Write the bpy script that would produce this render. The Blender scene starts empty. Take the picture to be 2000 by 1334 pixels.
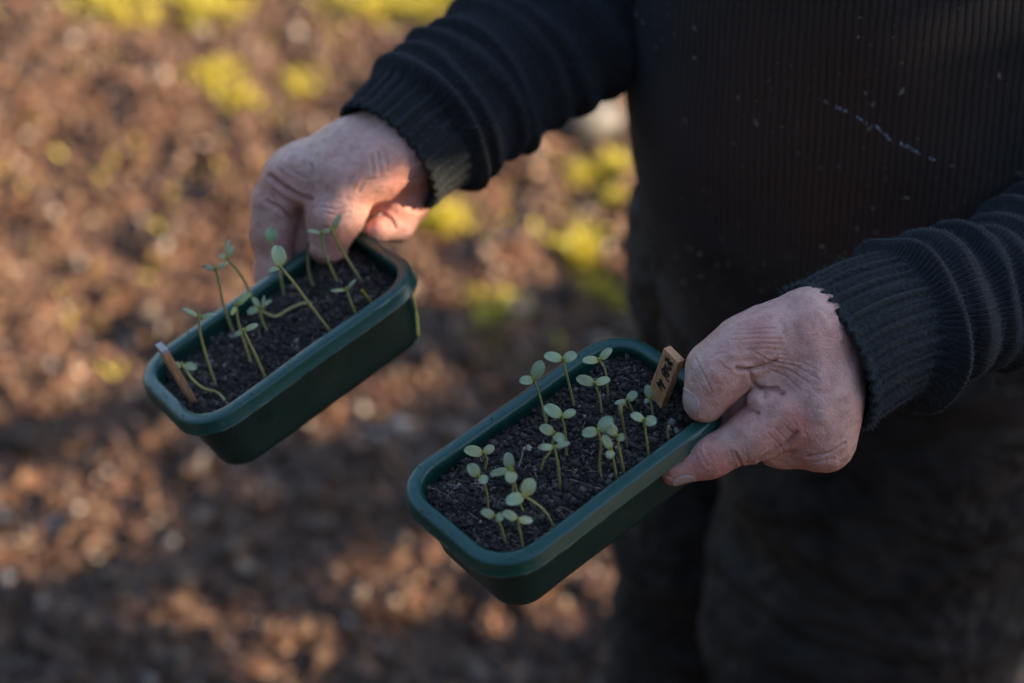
import bpy, math, random
import numpy as np
from mathutils import Vector, Matrix

random.seed(7)
RNG = np.random.default_rng(11)

# ------------------------------------------------------------------ camera, sky, sun, exposure
CAM_Z = 1.54
PITCH = math.radians(38)
LENS = 60.0
FPX = 2000 / 36 * LENS            # focal length in photo pixels
SUN_EL, SUN_AZ = math.radians(20), math.radians(100)

scene = bpy.context.scene
cam_data = bpy.data.cameras.new("camera")
cam = bpy.data.objects.new("camera", cam_data)
scene.collection.objects.link(cam)
cam.location = (0, 0, CAM_Z)
cam.rotation_euler = (math.radians(90) - PITCH, 0, 0)
cam_data.sensor_width = 36
cam_data.lens = LENS
cam_data.clip_end = 1000
cam_data.clip_start = 0.05
cam_data.dof.use_dof = True
cam_data.dof.focus_distance = 0.905
cam_data.dof.aperture_fstop = 3.3
cam_data.dof.aperture_blades = 0
scene.camera = cam

world = bpy.data.worlds.new("World")
scene.world = world
world.use_nodes = True
wn = world.node_tree
wn.nodes.clear()
wo = wn.nodes.new('ShaderNodeOutputWorld')
wb = wn.nodes.new('ShaderNodeBackground')
sky = wn.nodes.new('ShaderNodeTexSky')
sky.sky_type = 'NISHITA'
sky.sun_disc = False
sky.sun_elevation = SUN_EL
sky.sun_rotation = SUN_AZ
sky.air_density = 1.0
sky.dust_density = 1.0
sky.ozone_density = 1.6
wb.inputs['Strength'].default_value = 0.09
wn.links.new(sky.outputs[0], wb.inputs[0])
wn.links.new(wb.outputs[0], wo.inputs[0])

SUN_DIR = Vector((math.sin(SUN_AZ) * math.cos(SUN_EL), math.cos(SUN_AZ) * math.cos(SUN_EL), math.sin(SUN_EL)))
sun_data = bpy.data.lights.new("sun", 'SUN')
sun_data.energy = 5.0
sun_data.angle = math.radians(0.53)
sun_data.color = (1.0, 0.76, 0.50)
sun = bpy.data.objects.new("sun", sun_data)
scene.collection.objects.link(sun)
sun.rotation_euler = SUN_DIR.to_track_quat('Z', 'Y').to_euler()

scene.view_settings.view_transform = 'Standard'
scene.view_settings.look = 'None'
scene.view_settings.exposure = 2.52
scene.view_settings.gamma = 1.0
scene.render.engine = 'CYCLES'
scene.cycles.use_denoising = True
scene.cycles.max_bounces = 8
scene.cycles.sample_clamp_indirect = 6

# ------------------------------------------------------------------ geometry helpers
CAM = np.array([0, 0, CAM_Z])
RT = np.array([1.0, 0, 0])
UPV = np.array([0, math.sin(PITCH), math.cos(PITCH)])
FW = np.array([0, math.cos(PITCH), -math.sin(PITCH)])


def C2W(c):
    """camera coordinates (right, up, forward) to world direction"""
    c = np.asarray(c, float)
    return c[..., 0:1] * RT + c[..., 1:2] * UPV + c[..., 2:3] * FW


def P(px, py, d):
    """photo position and distance along the view axis -> world point"""
    px = np.asarray(px, float); py = np.asarray(py, float); d = np.asarray(d, float)
    return CAM + d[..., None] * (((px - 1000) / FPX)[..., None] * RT + ((667 - py) / FPX)[..., None] * UPV + FW)


def G(px, py, z=0.0):
    r = P(px, py, 1.0) - CAM
    return CAM + r * ((z - CAM_Z) / r[2])


def to_px(p):
    q = np.asarray(p, float) - CAM
    x, y, z = q @ RT, q @ UPV, q @ FW
    return 1000 + FPX * x / z, 667 - FPX * y / z, z


def unit(v):
    v = np.asarray(v, float)
    return v / (np.linalg.norm(v, axis=-1, keepdims=True) + 1e-12)


def link(o, parent=None):
    scene.collection.objects.link(o)
    if parent is not None:
        o.parent = parent
    return o


def new_mesh(name, verts, faces, mat=None, parent=None, smooth=True, uvs=None, tint=None):
    verts = np.asarray(verts, dtype=np.float32).reshape(-1, 3)
    me = bpy.data.meshes.new(name)
    if isinstance(faces, np.ndarray):
        k = faces.shape[1]
        nf = len(faces)
        me.vertices.add(len(verts)); me.vertices.foreach_set('co', verts.ravel())
        me.loops.add(nf * k); me.loops.foreach_set('vertex_index', faces.astype(np.int32).ravel())
        me.polygons.add(nf)
        me.polygons.foreach_set('loop_start', np.arange(0, nf * k, k, dtype=np.int32))
        me.update(calc_edges=True)
    else:
        me.from_pydata([tuple(map(float, v)) for v in verts], [], faces)
    if uvs is not None:
        uvl = me.uv_layers.new(name='UVMap')
        li = np.zeros(len(me.loops), dtype=np.int32)
        me.loops.foreach_get('vertex_index', li)
        if len(uvs) == len(verts):
            data = np.asarray(uvs, dtype=np.float32)[li]
        else:
            data = np.asarray(uvs, dtype=np.float32)
        uvl.data.foreach_set('uv', data.ravel())
    if tint is not None:
        at = me.color_attributes.new('tint', 'FLOAT_COLOR', 'POINT')
        t = np.ones((len(verts), 4), dtype=np.float32); t[:, :3] = tint
        at.data.foreach_set('color', t.ravel())
    me.validate()
    if smooth:
        me.polygons.foreach_set('use_smooth', np.ones(len(me.polygons), dtype=bool))
    o = bpy.data.objects.new(name, me)
    if mat is not None:
        me.materials.append(mat)
    return link(o, parent)


def thing(name, label, cat, loc=(0, 0, 0), group=None):
    o = bpy.data.objects.new(name, None)
    link(o)
    o.location = loc
    o.empty_display_size = 0.02
    o['label'] = label; o['category'] = cat
    if group: o['group'] = group
    return o


def tag(o, label, cat, group=None):
    o['label'] = label; o['category'] = cat
    if group: o['group'] = group
    return o


def adopt(o, parent):
    """keep the part where it was built (world coordinates) under its thing"""
    o.parent = parent
    o.matrix_parent_inverse = Matrix.Translation(parent.location).inverted()
    return o


def hash3(ix, iy, iz, seed):
    h = (ix * 374761393 + iy * 668265263 + iz * 2147483647 + seed * 1274126177) & 0xffffffff
    h = ((h ^ (h >> 13)) * 1274126177) & 0xffffffff
    return ((h ^ (h >> 16)) & 0xffffff) / float(0xffffff)


def vnoise(p, scale, seed=0):
    """value noise -1..1"""
    q = np.asarray(p, float) * scale
    i = np.floor(q).astype(np.int64); f = q - i
    f = f * f * (3 - 2 * f)
    out = 0
    for dx in (0, 1):
        for dy in (0, 1):
            for dz in (0, 1):
                w = (f[:, 0] if dx else 1 - f[:, 0]) * (f[:, 1] if dy else 1 - f[:, 1]) * (f[:, 2] if dz else 1 - f[:, 2])
                out = out + w * hash3(i[:, 0] + dx, i[:, 1] + dy, i[:, 2] + dz, seed)
    return out * 2 - 1


def surface_nets(D, origin, vox):
    S = D < 0
    nx, ny, nz = D.shape
    c = [S[i:nx - 1 + i, j:ny - 1 + j, k:nz - 1 + k] for i in (0, 1) for j in (0, 1) for k in (0, 1)]
    cnt = np.zeros(c[0].shape, np.uint8)
    for a in c: cnt += a
    act = (cnt > 0) & (cnt < 8)
    cells = np.argwhere(act)
    idx = -np.ones(act.shape, np.int64)
    idx[act] = np.arange(len(cells))
    acc = np.zeros((len(cells), 3)); n = np.zeros(len(cells))
    corners = [(i, j, k) for i in (0, 1) for j in (0, 1) for k in (0, 1)]
    for a in corners:
        for ax in range(3):
            if a[ax] == 0:
                b = list(a); b[ax] = 1
                da = D[cells[:, 0] + a[0], cells[:, 1] + a[1], cells[:, 2] + a[2]]
                db = D[cells[:, 0] + b[0], cells[:, 1] + b[1], cells[:, 2] + b[2]]
                m = (da < 0) != (db < 0)
                t = np.where(m, da / np.where(m, da - db, 1), 0)
                pt = np.tile(np.array(a, float), (len(cells), 1)); pt[:, ax] += t
                acc[m] += pt[m]; n[m] += 1
    V = (cells + acc / n[:, None]) * vox + np.asarray(origin)
    quads = []
    for ax in range(3):
        sl0 = [slice(None)] * 3; sl1 = [slice(None)] * 3
        sl0[ax] = slice(0, -1); sl1[ax] = slice(1, None)
        A = S[tuple(sl0)]; B = S[tuple(sl1)]
        e = np.argwhere(A != B)
        o1, o2 = [(1, 2), (2, 0), (0, 1)][ax]
        ok = (e[:, o1] > 0) & (e[:, o2] > 0) & (e[:, o1] < D.shape[o1] - 1) & (e[:, o2] < D.shape[o2] - 1)
        e = e[ok]
        fl = A[e[:, 0], e[:, 1], e[:, 2]]
        q = []
        for d1, d2 in ((-1, -1), (0, -1), (0, 0), (-1, 0)):
            f = e.copy(); f[:, o1] += d1; f[:, o2] += d2
            q.append(idx[f[:, 0], f[:, 1], f[:, 2]])
        q = np.stack(q, 1)
        q[~fl] = q[~fl][:, ::-1]
        quads.append(q)
    return V, np.concatenate(quads)


def rcone(p, a, b):
    """round cone between a=(x,y,z,r) and b"""
    a = np.array(a, np.float32); b = np.array(b, np.float32)
    ba = b[:3] - a[:3]
    l2 = max(float(ba @ ba), 1e-9)
    t = ((p[0] - a[0]) * ba[0] + (p[1] - a[1]) * ba[1] + (p[2] - a[2]) * ba[2]) / l2
    t = np.clip(t, 0, 1)
    dx = p[0] - a[0] - t * ba[0]; dy = p[1] - a[1] - t * ba[1]; dz = p[2] - a[2] - t * ba[2]
    return np.sqrt(dx * dx + dy * dy + dz * dz) - (a[3] + t * (b[3] - a[3]))


def smin(a, b, k):
    h = np.maximum(k - np.abs(a - b), 0) / k
    return np.minimum(a, b) - h * h * k * 0.25


def eval_chains(p, chains):
    """chains: list of (k_to_body, k_inside, [nodes])"""
    D = None
    for kb, ki, nodes in chains:
        d = None
        for a, b in zip(nodes[:-1], nodes[1:]):
            r = rcone(p, a, b)
            d = r if d is None else smin(d, r, ki)
        D = d if D is None else smin(D, d, kb)
    return D


def sdf_grid(fn, lo, hi, vox):
    xs = [np.arange(lo[i], hi[i], vox, dtype=np.float32) for i in range(3)]
    p = (xs[0][:, None, None], xs[1][None, :, None], xs[2][None, None, :])
    D = fn(p)
    D = np.broadcast_to(D, (len(xs[0]), len(xs[1]), len(xs[2]))).copy()
    return surface_nets(D, lo, vox)


def vnormals(V, Q):
    n = np.cross(V[Q[:, 2]] - V[Q[:, 0]], V[Q[:, 3]] - V[Q[:, 1]])
    N = np.zeros_like(V)
    for k in range(4):
        np.add.at(N, Q[:, k], n)
    return unit(N)


def polydist(xy, pts):
    best = np.full(len(xy), 1e9)
    for (x0, y0), (x1, y1) in zip(pts[:-1], pts[1:]):
        a = np.array([x0, y0], float); ba = np.array([x1 - x0, y1 - y0], float)
        t = np.clip(((xy - a) @ ba) / (ba @ ba + 1e-9), 0, 1)
        best = np.minimum(best, np.linalg.norm(xy - a - t[:, None] * ba, axis=1))
    return best


# ------------------------------------------------------------------ materials
def mat_new(name):
    m = bpy.data.materials.new(name); m.use_nodes = True
    nt = m.node_tree
    bs = nt.nodes['Principled BSDF']
    return m, nt, bs


class NB:
    def __init__(s, nt): s.nt = nt
    def n(s, t, **kw):
        nd = s.nt.nodes.new(t)
        for k, v in kw.items(): setattr(nd, k, v)
        return nd
    def set(s, sock, v):
        if hasattr(v, 'is_linked') or isinstance(v, bpy.types.NodeSocket): s.nt.links.new(v, sock)
        else: sock.default_value = v
    def math(s, op, a, b=0.0, c=None):
        nd = s.n('ShaderNodeMath', operation=op)
        s.set(nd.inputs[0], a); s.set(nd.inputs[1], b)
        if c is not None: s.set(nd.inputs[2], c)
        return nd.outputs[0]
    def noise(s, scale, detail=4, rough=0.55, vec=None, dist=0.0):
        nd = s.n('ShaderNodeTexNoise')
        nd.inputs['Scale'].default_value = scale; nd.inputs['Detail'].default_value = detail
        nd.inputs['Roughness'].default_value = rough; nd.inputs['Distortion'].default_value = dist
        if vec is not None: s.nt.links.new(vec, nd.inputs['Vector'])
        return nd.outputs['Fac']
    def ramp(s, fac, stops):
        nd = s.n('ShaderNodeValToRGB')
        el = nd.color_ramp.elements
        while len(el) < len(stops): el.new(0.5)
        for e, (p, c) in zip(el, stops):
            e.position = p; e.color = (c[0], c[1], c[2], 1) if not isinstance(c, (int, float)) else (c, c, c, 1)
        s.set(nd.inputs[0], fac)
        return nd.outputs[0]
    def mix(s, fac, a, b, mode='MIX'):
        nd = s.n('ShaderNodeMix', data_type='RGBA', blend_type=mode)
        s.set(nd.inputs[0], fac)
        for sock, v in ((nd.inputs[6], a), (nd.inputs[7], b)):
            if isinstance(v, tuple): sock.default_value = (v[0], v[1], v[2], 1)
            else: s.nt.links.new(v, sock)
        return nd.outputs[2]
    def bump(s, h, strength, dist, normal=None):
        nd = s.n('ShaderNodeBump')
        nd.inputs['Strength'].default_value = strength; nd.inputs['Distance'].default_value = dist
        s.nt.links.new(h, nd.inputs['Height'])
        if normal is not None: s.nt.links.new(normal, nd.inputs['Normal'])
        return nd.outputs[0]
    def obj(s): return s.n('ShaderNodeTexCoord').outputs['Object']
    def uv(s): return s.n('ShaderNodeTexCoord').outputs['UV']


def m_skin():
    m, nt, bs = mat_new('skin'); b = NB(nt)
    v = b.obj()
    at = b.n('ShaderNodeAttribute', attribute_name='tint')
    sep = b.n('ShaderNodeSeparateColor'); nt.links.new(at.outputs['Color'], sep.inputs[0])
    red, dirt, pale = sep.outputs
    big = b.noise(60, 4, 0.6, v); fine = b.noise(420, 3, 0.6, v); mot = b.noise(170, 4, 0.7, v)
    base = b.ramp(big, [(0.3, (0.56, 0.295, 0.245)), (0.7, (0.68, 0.42, 0.36))])
    col = b.mix(b.math('MULTIPLY', red, 1.0), base, (0.54, 0.18, 0.14))
    col = b.mix(b.math('MULTIPLY', pale, 0.6), col, (0.56, 0.44, 0.38))
    col = b.mix(b.math('MULTIPLY', b.ramp(mot, [(0.48, 0), (0.7, 1)]), 0.55), col, (0.34, 0.15, 0.13))
    spots = b.ramp(b.noise(330, 3, 0.6, v), [(0.63, 0), (0.70, 1)])
    col = b.mix(b.math('MULTIPLY', spots, 0.35), col, (0.2, 0.11, 0.085))
    dn = b.ramp(b.noise(700, 3, 0.7, v), [(0.35, 0), (0.65, 1)])
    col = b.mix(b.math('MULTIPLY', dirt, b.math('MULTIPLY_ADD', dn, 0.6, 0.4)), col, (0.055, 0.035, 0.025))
    nt.links.new(col, bs.inputs['Base Color'])
    bs.inputs['Roughness'].default_value = 0.43
    bs.inputs['Specular IOR Level'].default_value = 0.42
    bs.inputs['Subsurface Weight'].default_value = 0.07
    bs.inputs['Subsurface Radius'].default_value = (0.9, 0.35, 0.2)
    bs.inputs['Subsurface Scale'].default_value = 0.006
    vor = b.n('ShaderNodeTexVoronoi', feature='DISTANCE_TO_EDGE'); vor.inputs['Scale'].default_value = 900
    mp = b.n('ShaderNodeMapping'); mp.inputs['Scale'].default_value = (1, 1.0, 0.6)
    nt.links.new(v, mp.inputs['Vector']); nt.links.new(mp.outputs[0], vor.inputs['Vector'])
    cells = b.ramp(vor.outputs['Distance'], [(0.0, 0), (0.18, 1)])
    w = b.noise(130, 5, 0.62, v, 1.2)
    h = b.math('ADD', b.math('MULTIPLY', cells, 0.35), b.math('ADD', b.math('MULTIPLY', fine, 0.7), b.math('MULTIPLY', w, 1.6)))
    nt.links.new(b.bump(h, 1.0, 0.0006), bs.inputs['Normal'])
    return m


def m_nail():
    m, nt, bs = mat_new('fingernail'); b = NB(nt)
    v = b.uv()
    wv = b.noise(3, 3, 0.6, b.obj())
    u = b.n('ShaderNodeSeparateXYZ'); nt.links.new(v, u.inputs[0])
    tipc = b.ramp(u.outputs[0], [(0.0, (0.50, 0.36, 0.33)), (0.80, (0.42, 0.29, 0.27)), (0.9, (0.46, 0.38, 0.31)), (1.0, (0.16, 0.11, 0.08))])
    nt.links.new(tipc, bs.inputs['Base Color'])
    bs.inputs['Roughness'].default_value = 0.24
    st = b.math('SINE', b.math('MULTIPLY', u.outputs[1], 60.0))
    nt.links.new(b.bump(st, 0.1, 0.0002), bs.inputs['Normal'])
    return m


def m_knit(name, base, dusty, stitch=0.9, stain=None, hem=False, depth=0.0011):
    """UV: u counts wales, v counts rows"""
    m, nt, bs = mat_new(name); b = NB(nt)
    v = b.obj(); uv = b.uv()
    s = b.n('ShaderNodeSeparateXYZ'); nt.links.new(uv, s.inputs[0])
    wob = b.noise(45, 3, 0.6, v)
    U = b.math('ADD', s.outputs[0], b.math('MULTIPLY', wob, 0.5))
    V = b.math('ADD', s.outputs[1], b.math('MULTIPLY', wob, 0.7))
    fr = b.math('FRACT', U)
    tri = b.math('ABSOLUTE', b.math('MULTIPLY_ADD', fr, 2.0, -1.0))
    lobe = b.math('SUBTRACT', 1.0, b.math('POWER', tri, 2.5))
    chev = b.math('SINE', b.math('MULTIPLY', b.math('SUBTRACT', V, b.math('MULTIPLY', tri, 0.55)), 6.2832))
    h = b.math('ADD', lobe, b.math('MULTIPLY', chev, 0.32 * stitch))
    fuzz = b.noise(1500, 3, 0.8, v)
    h2 = b.math('ADD', h, b.math('MULTIPLY', fuzz, 0.7))
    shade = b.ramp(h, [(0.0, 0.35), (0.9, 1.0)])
    c1 = b.mix(b.ramp(b.noise(14, 5, 0.65, v), [(0.35, 0), (0.7, 1)]), base, dusty)
    speck = b.ramp(b.noise(520, 3, 0.75, v), [(0.62, 0), (0.74, 1)])
    c1 = b.mix(b.math('MULTIPLY', speck, 0.35), c1, (0.075, 0.068, 0.06))
    if stain is not None:
        (sx, sy, sz), rad, scol = stain
        mp = b.n('ShaderNodeVectorMath', operation='DISTANCE')
        nt.links.new(v, mp.inputs[0]); mp.inputs[1].default_value = (sx, sy, sz)
        dd = b.math('ADD', mp.outputs['Value'], b.math('MULTIPLY', b.noise(20, 5, 0.7, v), rad * 0.9))
        f = b.ramp(b.math('DIVIDE', dd, rad * 2.0), [(0.42, 1), (0.78, 0)])
        c1 = b.mix(b.math('MULTIPLY', f, 0.8), c1, scol)
    if hem:      # knit turns lighter brown towards the hem
        sz = b.n('ShaderNodeSeparateXYZ'); nt.links.new(v, sz.inputs[0])
        f = b.ramp(b.math('SUBTRACT', b.math('MULTIPLY', sz.outputs[2], 6.0), b.math('MULTIPLY_ADD', b.noise(22, 5, .7, v), 0.5, 4.08)), [(0.0, 1), (0.7, 0)])
        c1 = b.mix(b.math('MULTIPLY', f, 0.75), c1, (0.085, 0.058, 0.042))
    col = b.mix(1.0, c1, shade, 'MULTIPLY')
    nt.links.new(col, bs.inputs['Base Color'])
    bs.inputs['Roughness'].default_value = 0.95
    bs.inputs['Specular IOR Level'].default_value = 0.15
    bs.inputs['Sheen Weight'].default_value = 0.12
    bs.inputs['Sheen Roughness'].default_value = 0.5
    bs.inputs['Sheen Tint'].default_value = (0.55, 0.6, 0.68, 1)
    nt.links.new(b.bump(h2, 1.0, depth), bs.inputs['Normal'])
    return m


def m_plastic(name, dark=1.0, lip=False):
    m, nt, bs = mat_new(name); b = NB(nt)
    v = b.obj()
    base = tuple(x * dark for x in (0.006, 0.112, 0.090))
    n1 = b.noise(40, 5, 0.6, v)
    col = b.mix(b.ramp(n1, [(0.35, 0), (0.7, 0.5)]), base, tuple(x * 1.35 for x in base))
    dirt = b.ramp(b.noise(55, 6, 0.75, v), [(0.60, 0), (0.70, 1)])
    dsm = b.ramp(b.noise(380, 4, 0.75, v), [(0.62, 0), (0.68, 1)])
    dall = b.math('MAXIMUM', b.math('MULTIPLY', dirt, 0.16), b.math('MULTIPLY', dsm, 0.62))
    col = b.mix(dall, col, (0.10, 0.085, 0.065))
    mp = b.n('ShaderNodeMapping'); mp.inputs['Scale'].default_value = (30, 260, 260)
    nt.links.new(v, mp.inputs['Vector'])
    scr = b.ramp(b.noise(1.0, 3, 0.6, mp.outputs[0]), [(0.70, 0), (0.73, 1)])
    col = b.mix(b.math('MULTIPLY', scr, 0.4), col, (0.16, 0.22, 0.21))
    if lip:      # scuffed lower lip, its highlight line painted in as paler colour
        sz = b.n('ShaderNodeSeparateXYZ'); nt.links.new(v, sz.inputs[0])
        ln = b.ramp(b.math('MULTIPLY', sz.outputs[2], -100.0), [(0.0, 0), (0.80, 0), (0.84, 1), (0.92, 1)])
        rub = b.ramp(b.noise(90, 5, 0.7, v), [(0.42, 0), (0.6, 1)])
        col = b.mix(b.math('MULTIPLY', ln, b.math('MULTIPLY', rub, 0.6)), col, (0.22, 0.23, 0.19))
    nt.links.new(col, bs.inputs['Base Color'])
    nt.links.new(b.ramp(n1, [(0.3, 0.27), (0.7, 0.42)]), bs.inputs['Roughness'])
    hb = b.math('ADD', b.noise(120, 4, 0.6, v), b.math('MULTIPLY', dall, 0.8))
    nt.links.new(b.bump(hb, 0.25, 0.0006), bs.inputs['Normal'])
    return m


def m_simple(name, c1, c2, scale, rough=0.8, bump=0.3, bdist=0.001, lo=0.35, hi=0.65, spec=0.4):
    m, nt, bs = mat_new(name); b = NB(nt)
    v = b.obj()
    n = b.noise(scale, 5, 0.65, v)
    nt.links.new(b.ramp(n, [(lo, c1), (hi, c2)]), bs.inputs['Base Color'])
    bs.inputs['Roughness'].default_value = rough
    bs.inputs['Specular IOR Level'].default_value = spec
    if bump:
        nt.links.new(b.bump(b.noise(scale * 3, 4, 0.65, v), bump, bdist), bs.inputs['Normal'])
    return m


def m_tinted(name, rough=0.8, trans=0.0, spec=0.4, noise=0.0):
    """colour from the piece's own vertex tint"""
    m, nt, bs = mat_new(name); b = NB(nt)
    at = b.n('ShaderNodeAttribute', attribute_name='tint')
    col = at.outputs['Color']
    if noise:
        col = b.mix(b.math('MULTIPLY', b.noise(noise, 3, 0.6, b.obj()), 0.7), col, (0.3, 0.3, 0.3), 'MULTIPLY')
    nt.links.new(col, bs.inputs['Base Color'])
    bs.inputs['Roughness'].default_value = rough
    bs.inputs['Specular IOR Level'].default_value = spec
    if trans:
        tr = b.n('ShaderNodeBsdfTranslucent'); nt.links.new(col, tr.inputs[0])
        mx = b.n('ShaderNodeMixShader'); mx.inputs[0].default_value = trans
        out = nt.nodes['Material Output']
        nt.links.new(bs.outputs[0], mx.inputs[1]); nt.links.new(tr.outputs[0], mx.inputs[2])
        nt.links.new(mx.outputs[0], out.inputs[0])
    return m


def m_leaf():
    m, nt, bs = mat_new('cotyledon'); b = NB(nt)
    v = b.uv()
    s = b.n('ShaderNodeSeparateXYZ'); nt.links.new(v, s.inputs[0])
    at = b.n('ShaderNodeAttribute', attribute_name='tint')
    basec = b.ramp(s.outputs[0], [(0.0, (0.42, 0.41, 0.11)), (0.3, (0.36, 0.42, 0.22)), (1.0, (0.36, 0.45, 0.29))])
    c = b.mix(1.0, basec, at.outputs['Color'], 'MULTIPLY')
    vein = b.math('ABSOLUTE', b.math('SUBTRACT', s.outputs[1], 0.5))
    vf = b.ramp(vein, [(0.0, 1), (0.035, 0)])
    c = b.mix(b.math('MULTIPLY', vf, 0.4), c, (0.42, 0.48, 0.28))
    mott = b.noise(500, 3, 0.7, b.obj())
    c = b.mix(b.math('MULTIPLY', b.ramp(mott, [(0.5, 0), (0.75, 1)]), 0.25), c, (0.38, 0.47, 0.36))
    nt.links.new(c, bs.inputs['Base Color'])
    bs.inputs['Roughness'].default_value = 0.5
    nt.links.new(b.bump(mott, 0.25, 0.0004), bs.inputs['Normal'])
    tr = b.n('ShaderNodeBsdfTranslucent'); nt.links.new(c, tr.inputs[0])
    mx = b.n('ShaderNodeMixShader'); mx.inputs[0].default_value = 0.3
    nt.links.new(bs.outputs[0], mx.inputs[1]); nt.links.new(tr.outputs[0], mx.inputs[2])
    nt.links.new(mx.outputs[0], nt.nodes['Material Output'].inputs[0])
    return m


def m_wood():
    m, nt, bs = mat_new('stake_wood'); b = NB(nt)
    mp = b.n('ShaderNodeMapping'); mp.inputs['Scale'].default_value = (900, 900, 60)
    nt.links.new(b.obj(), mp.inputs['Vector'])
    g = b.noise(1.0, 4, 0.6, mp.outputs[0])
    c = b.ramp(g, [(0.3, (0.30, 0.13, 0.055)), (0.55, (0.56, 0.28, 0.14)), (0.75, (0.62, 0.37, 0.21))])
    st = b.ramp(b.noise(110, 4, 0.6, b.obj()), [(0.45, 0), (0.7, 1)])
    c = b.mix(b.math('MULTIPLY', st, 0.6), c, (0.17, 0.062, 0.025))
    nt.links.new(c, bs.inputs['Base Color'])
    bs.inputs['Roughness'].default_value = 0.75
    nt.links.new(b.bump(g, 0.5, 0.0005), bs.inputs['Normal'])
    return m


def m_ground():
    m, nt, bs = mat_new('garden_soil'); b = NB(nt)
    v = b.obj()
    a = b.noise(3.0, 8, 0.7, v); f = b.noise(45, 5, 0.75, v)
    c = b.ramp(a, [(0.3, (0.080, 0.040, 0.024)), (0.55, (0.135, 0.068, 0.037)), (0.75, (0.185, 0.098, 0.052))])
    c = b.mix(b.ramp(f, [(0.4, 0), (0.7, 0.7)]), c, (0.05, 0.033, 0.024))
    peb = b.ramp(b.noise(80, 2, 0.5, v), [(0.7, 0), (0.74, 1)])
    c = b.mix(b.math('MULTIPLY', peb, 0.5), c, (0.33, 0.29, 0.25))
    at = b.n('ShaderNodeAttribute', attribute_name='tint')
    sp = b.n('ShaderNodeSeparateColor'); nt.links.new(at.outputs['Color'], sp.inputs[0])
    mo = b.math('MULTIPLY', sp.outputs[1], b.ramp(b.noise(14, 5, 0.7, v), [(0.35, 0), (0.6, 1)]))
    c = b.mix(mo, c, (0.20, 0.18, 0.03))
    nt.links.new(c, bs.inputs['Base Color'])
    bs.inputs['Roughness'].default_value = 0.9
    nt.links.new(b.bump(f, 0.8, 0.01), bs.inputs['Normal'])
    return m


M_SKIN = m_skin(); M_NAIL = m_nail()
M_SLEEVE = m_knit('sleeve_knit', (0.0125, 0.0145, 0.0165), (0.024, 0.026, 0.028), 0.55, depth=0.0010)
M_CUFF = m_knit('cuff_knit', (0.0135, 0.0165, 0.0175), (0.027, 0.031, 0.032), 0.5, depth=0.0008)
_sp = P(1560, 260, 1.03)
M_TORSO = m_knit('sweater_knit', (0.0190, 0.0165, 0.0155), (0.0380, 0.0320, 0.0285), 0.3,
                 stain=(tuple(_sp), 0.11, (0.075, 0.038, 0.025)), hem=True, depth=0.0010)
M_TROUSER = m_simple('trouser_cloth', (0.012, 0.0115, 0.0125), (0.038, 0.034, 0.033), 13, 0.85, 0.5, 0.003, spec=0.25)
M_WALL = m_plastic('green_plastic', 0.2); M_RIM = m_plastic('green_plastic_rim', 0.38, lip=True)  # one plastic; wall copy darkened to hold the shade below the rim
M_SOIL = m_tinted('potting_soil', 0.85, spec=0.3)
M_LEAF = m_leaf()
M_STEM = m_tinted('seedling_stem', 0.5, trans=0.2)
M_WOOD = m_wood()
M_INK = m_simple('marker_ink', (0.004, 0.004, 0.008), (0.008, 0.008, 0.014), 200, 0.5, 0)
M_GROUND = m_ground()
M_LITTER = m_tinted('leaf_litter', 0.5, trans=0.12, spec=0.45)
M_GRASS = m_tinted('moss_and_grass', 0.5, trans=0.35)
M_LINT = m_tinted('lint', 0.9)
M_STONE = m_simple('pale_stone', (0.030, 0.030, 0.032), (0.062, 0.06, 0.058), 12, 0.6, 0.3, 0.004)
M_BARK = m_simple('bark', (0.05, 0.035, 0.025), (0.12, 0.09, 0.07), 14, 0.9, 0.8, 0.01)
M_TLEAF = m_tinted('tree_leaf', 0.6, trans=0.25)
M_HAIR = m_simple('hair', (0.05, 0.045, 0.04), (0.16, 0.15, 0.14), 300, 0.6, 0.3)

# ------------------------------------------------------------------ ground
GREEN_PX = [(250, 0, .07, .55), (400, 10, .06, .5), (860, -5, .09, .9), (700, 0, .06, .55), (480, 190, .04, .3), (560, 170, .035, .25),
            (420, 150, .04, .3), (1110, 485, .026, 1.2), (1205, 350, .020, 1.3), (1140, 362, .02, .6), (870, 460, .026, 1.2),
            (810, 480, .018, .8), (1218, 425, .022, 1.2), (1150, 520, .026, 1.0), (1185, 600, .04, .5), (530, 215, .02, .4), (1000, 640, .05, .2)]
GREEN = [(G(x, y)[:2], r, w) for x, y, r, w in GREEN_PX]


def ground_h(xy):
    p3 = np.concatenate([xy, np.zeros((len(xy), 1))], 1)
    near = np.exp(-((xy[:, 0] / 6) ** 2 + ((xy[:, 1] - 2) / 6) ** 2))
    return near * (0.020 * vnoise(p3, 2.2, 1) + 0.016 * vnoise(p3, 6.5, 2) + 0.010 * vnoise(p3, 17, 3) + 0.006 * vnoise(p3, 40, 4))


def axis(fine_lo, fine_hi, step, far):
    a = np.arange(fine_lo, fine_hi, step)
    g = [0.02 * 1.35 ** k for k in range(40)]
    g = np.cumsum(g); g = g[g < far]
    return np.concatenate([(fine_lo - g)[::-1], a, fine_hi + g])


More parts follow.
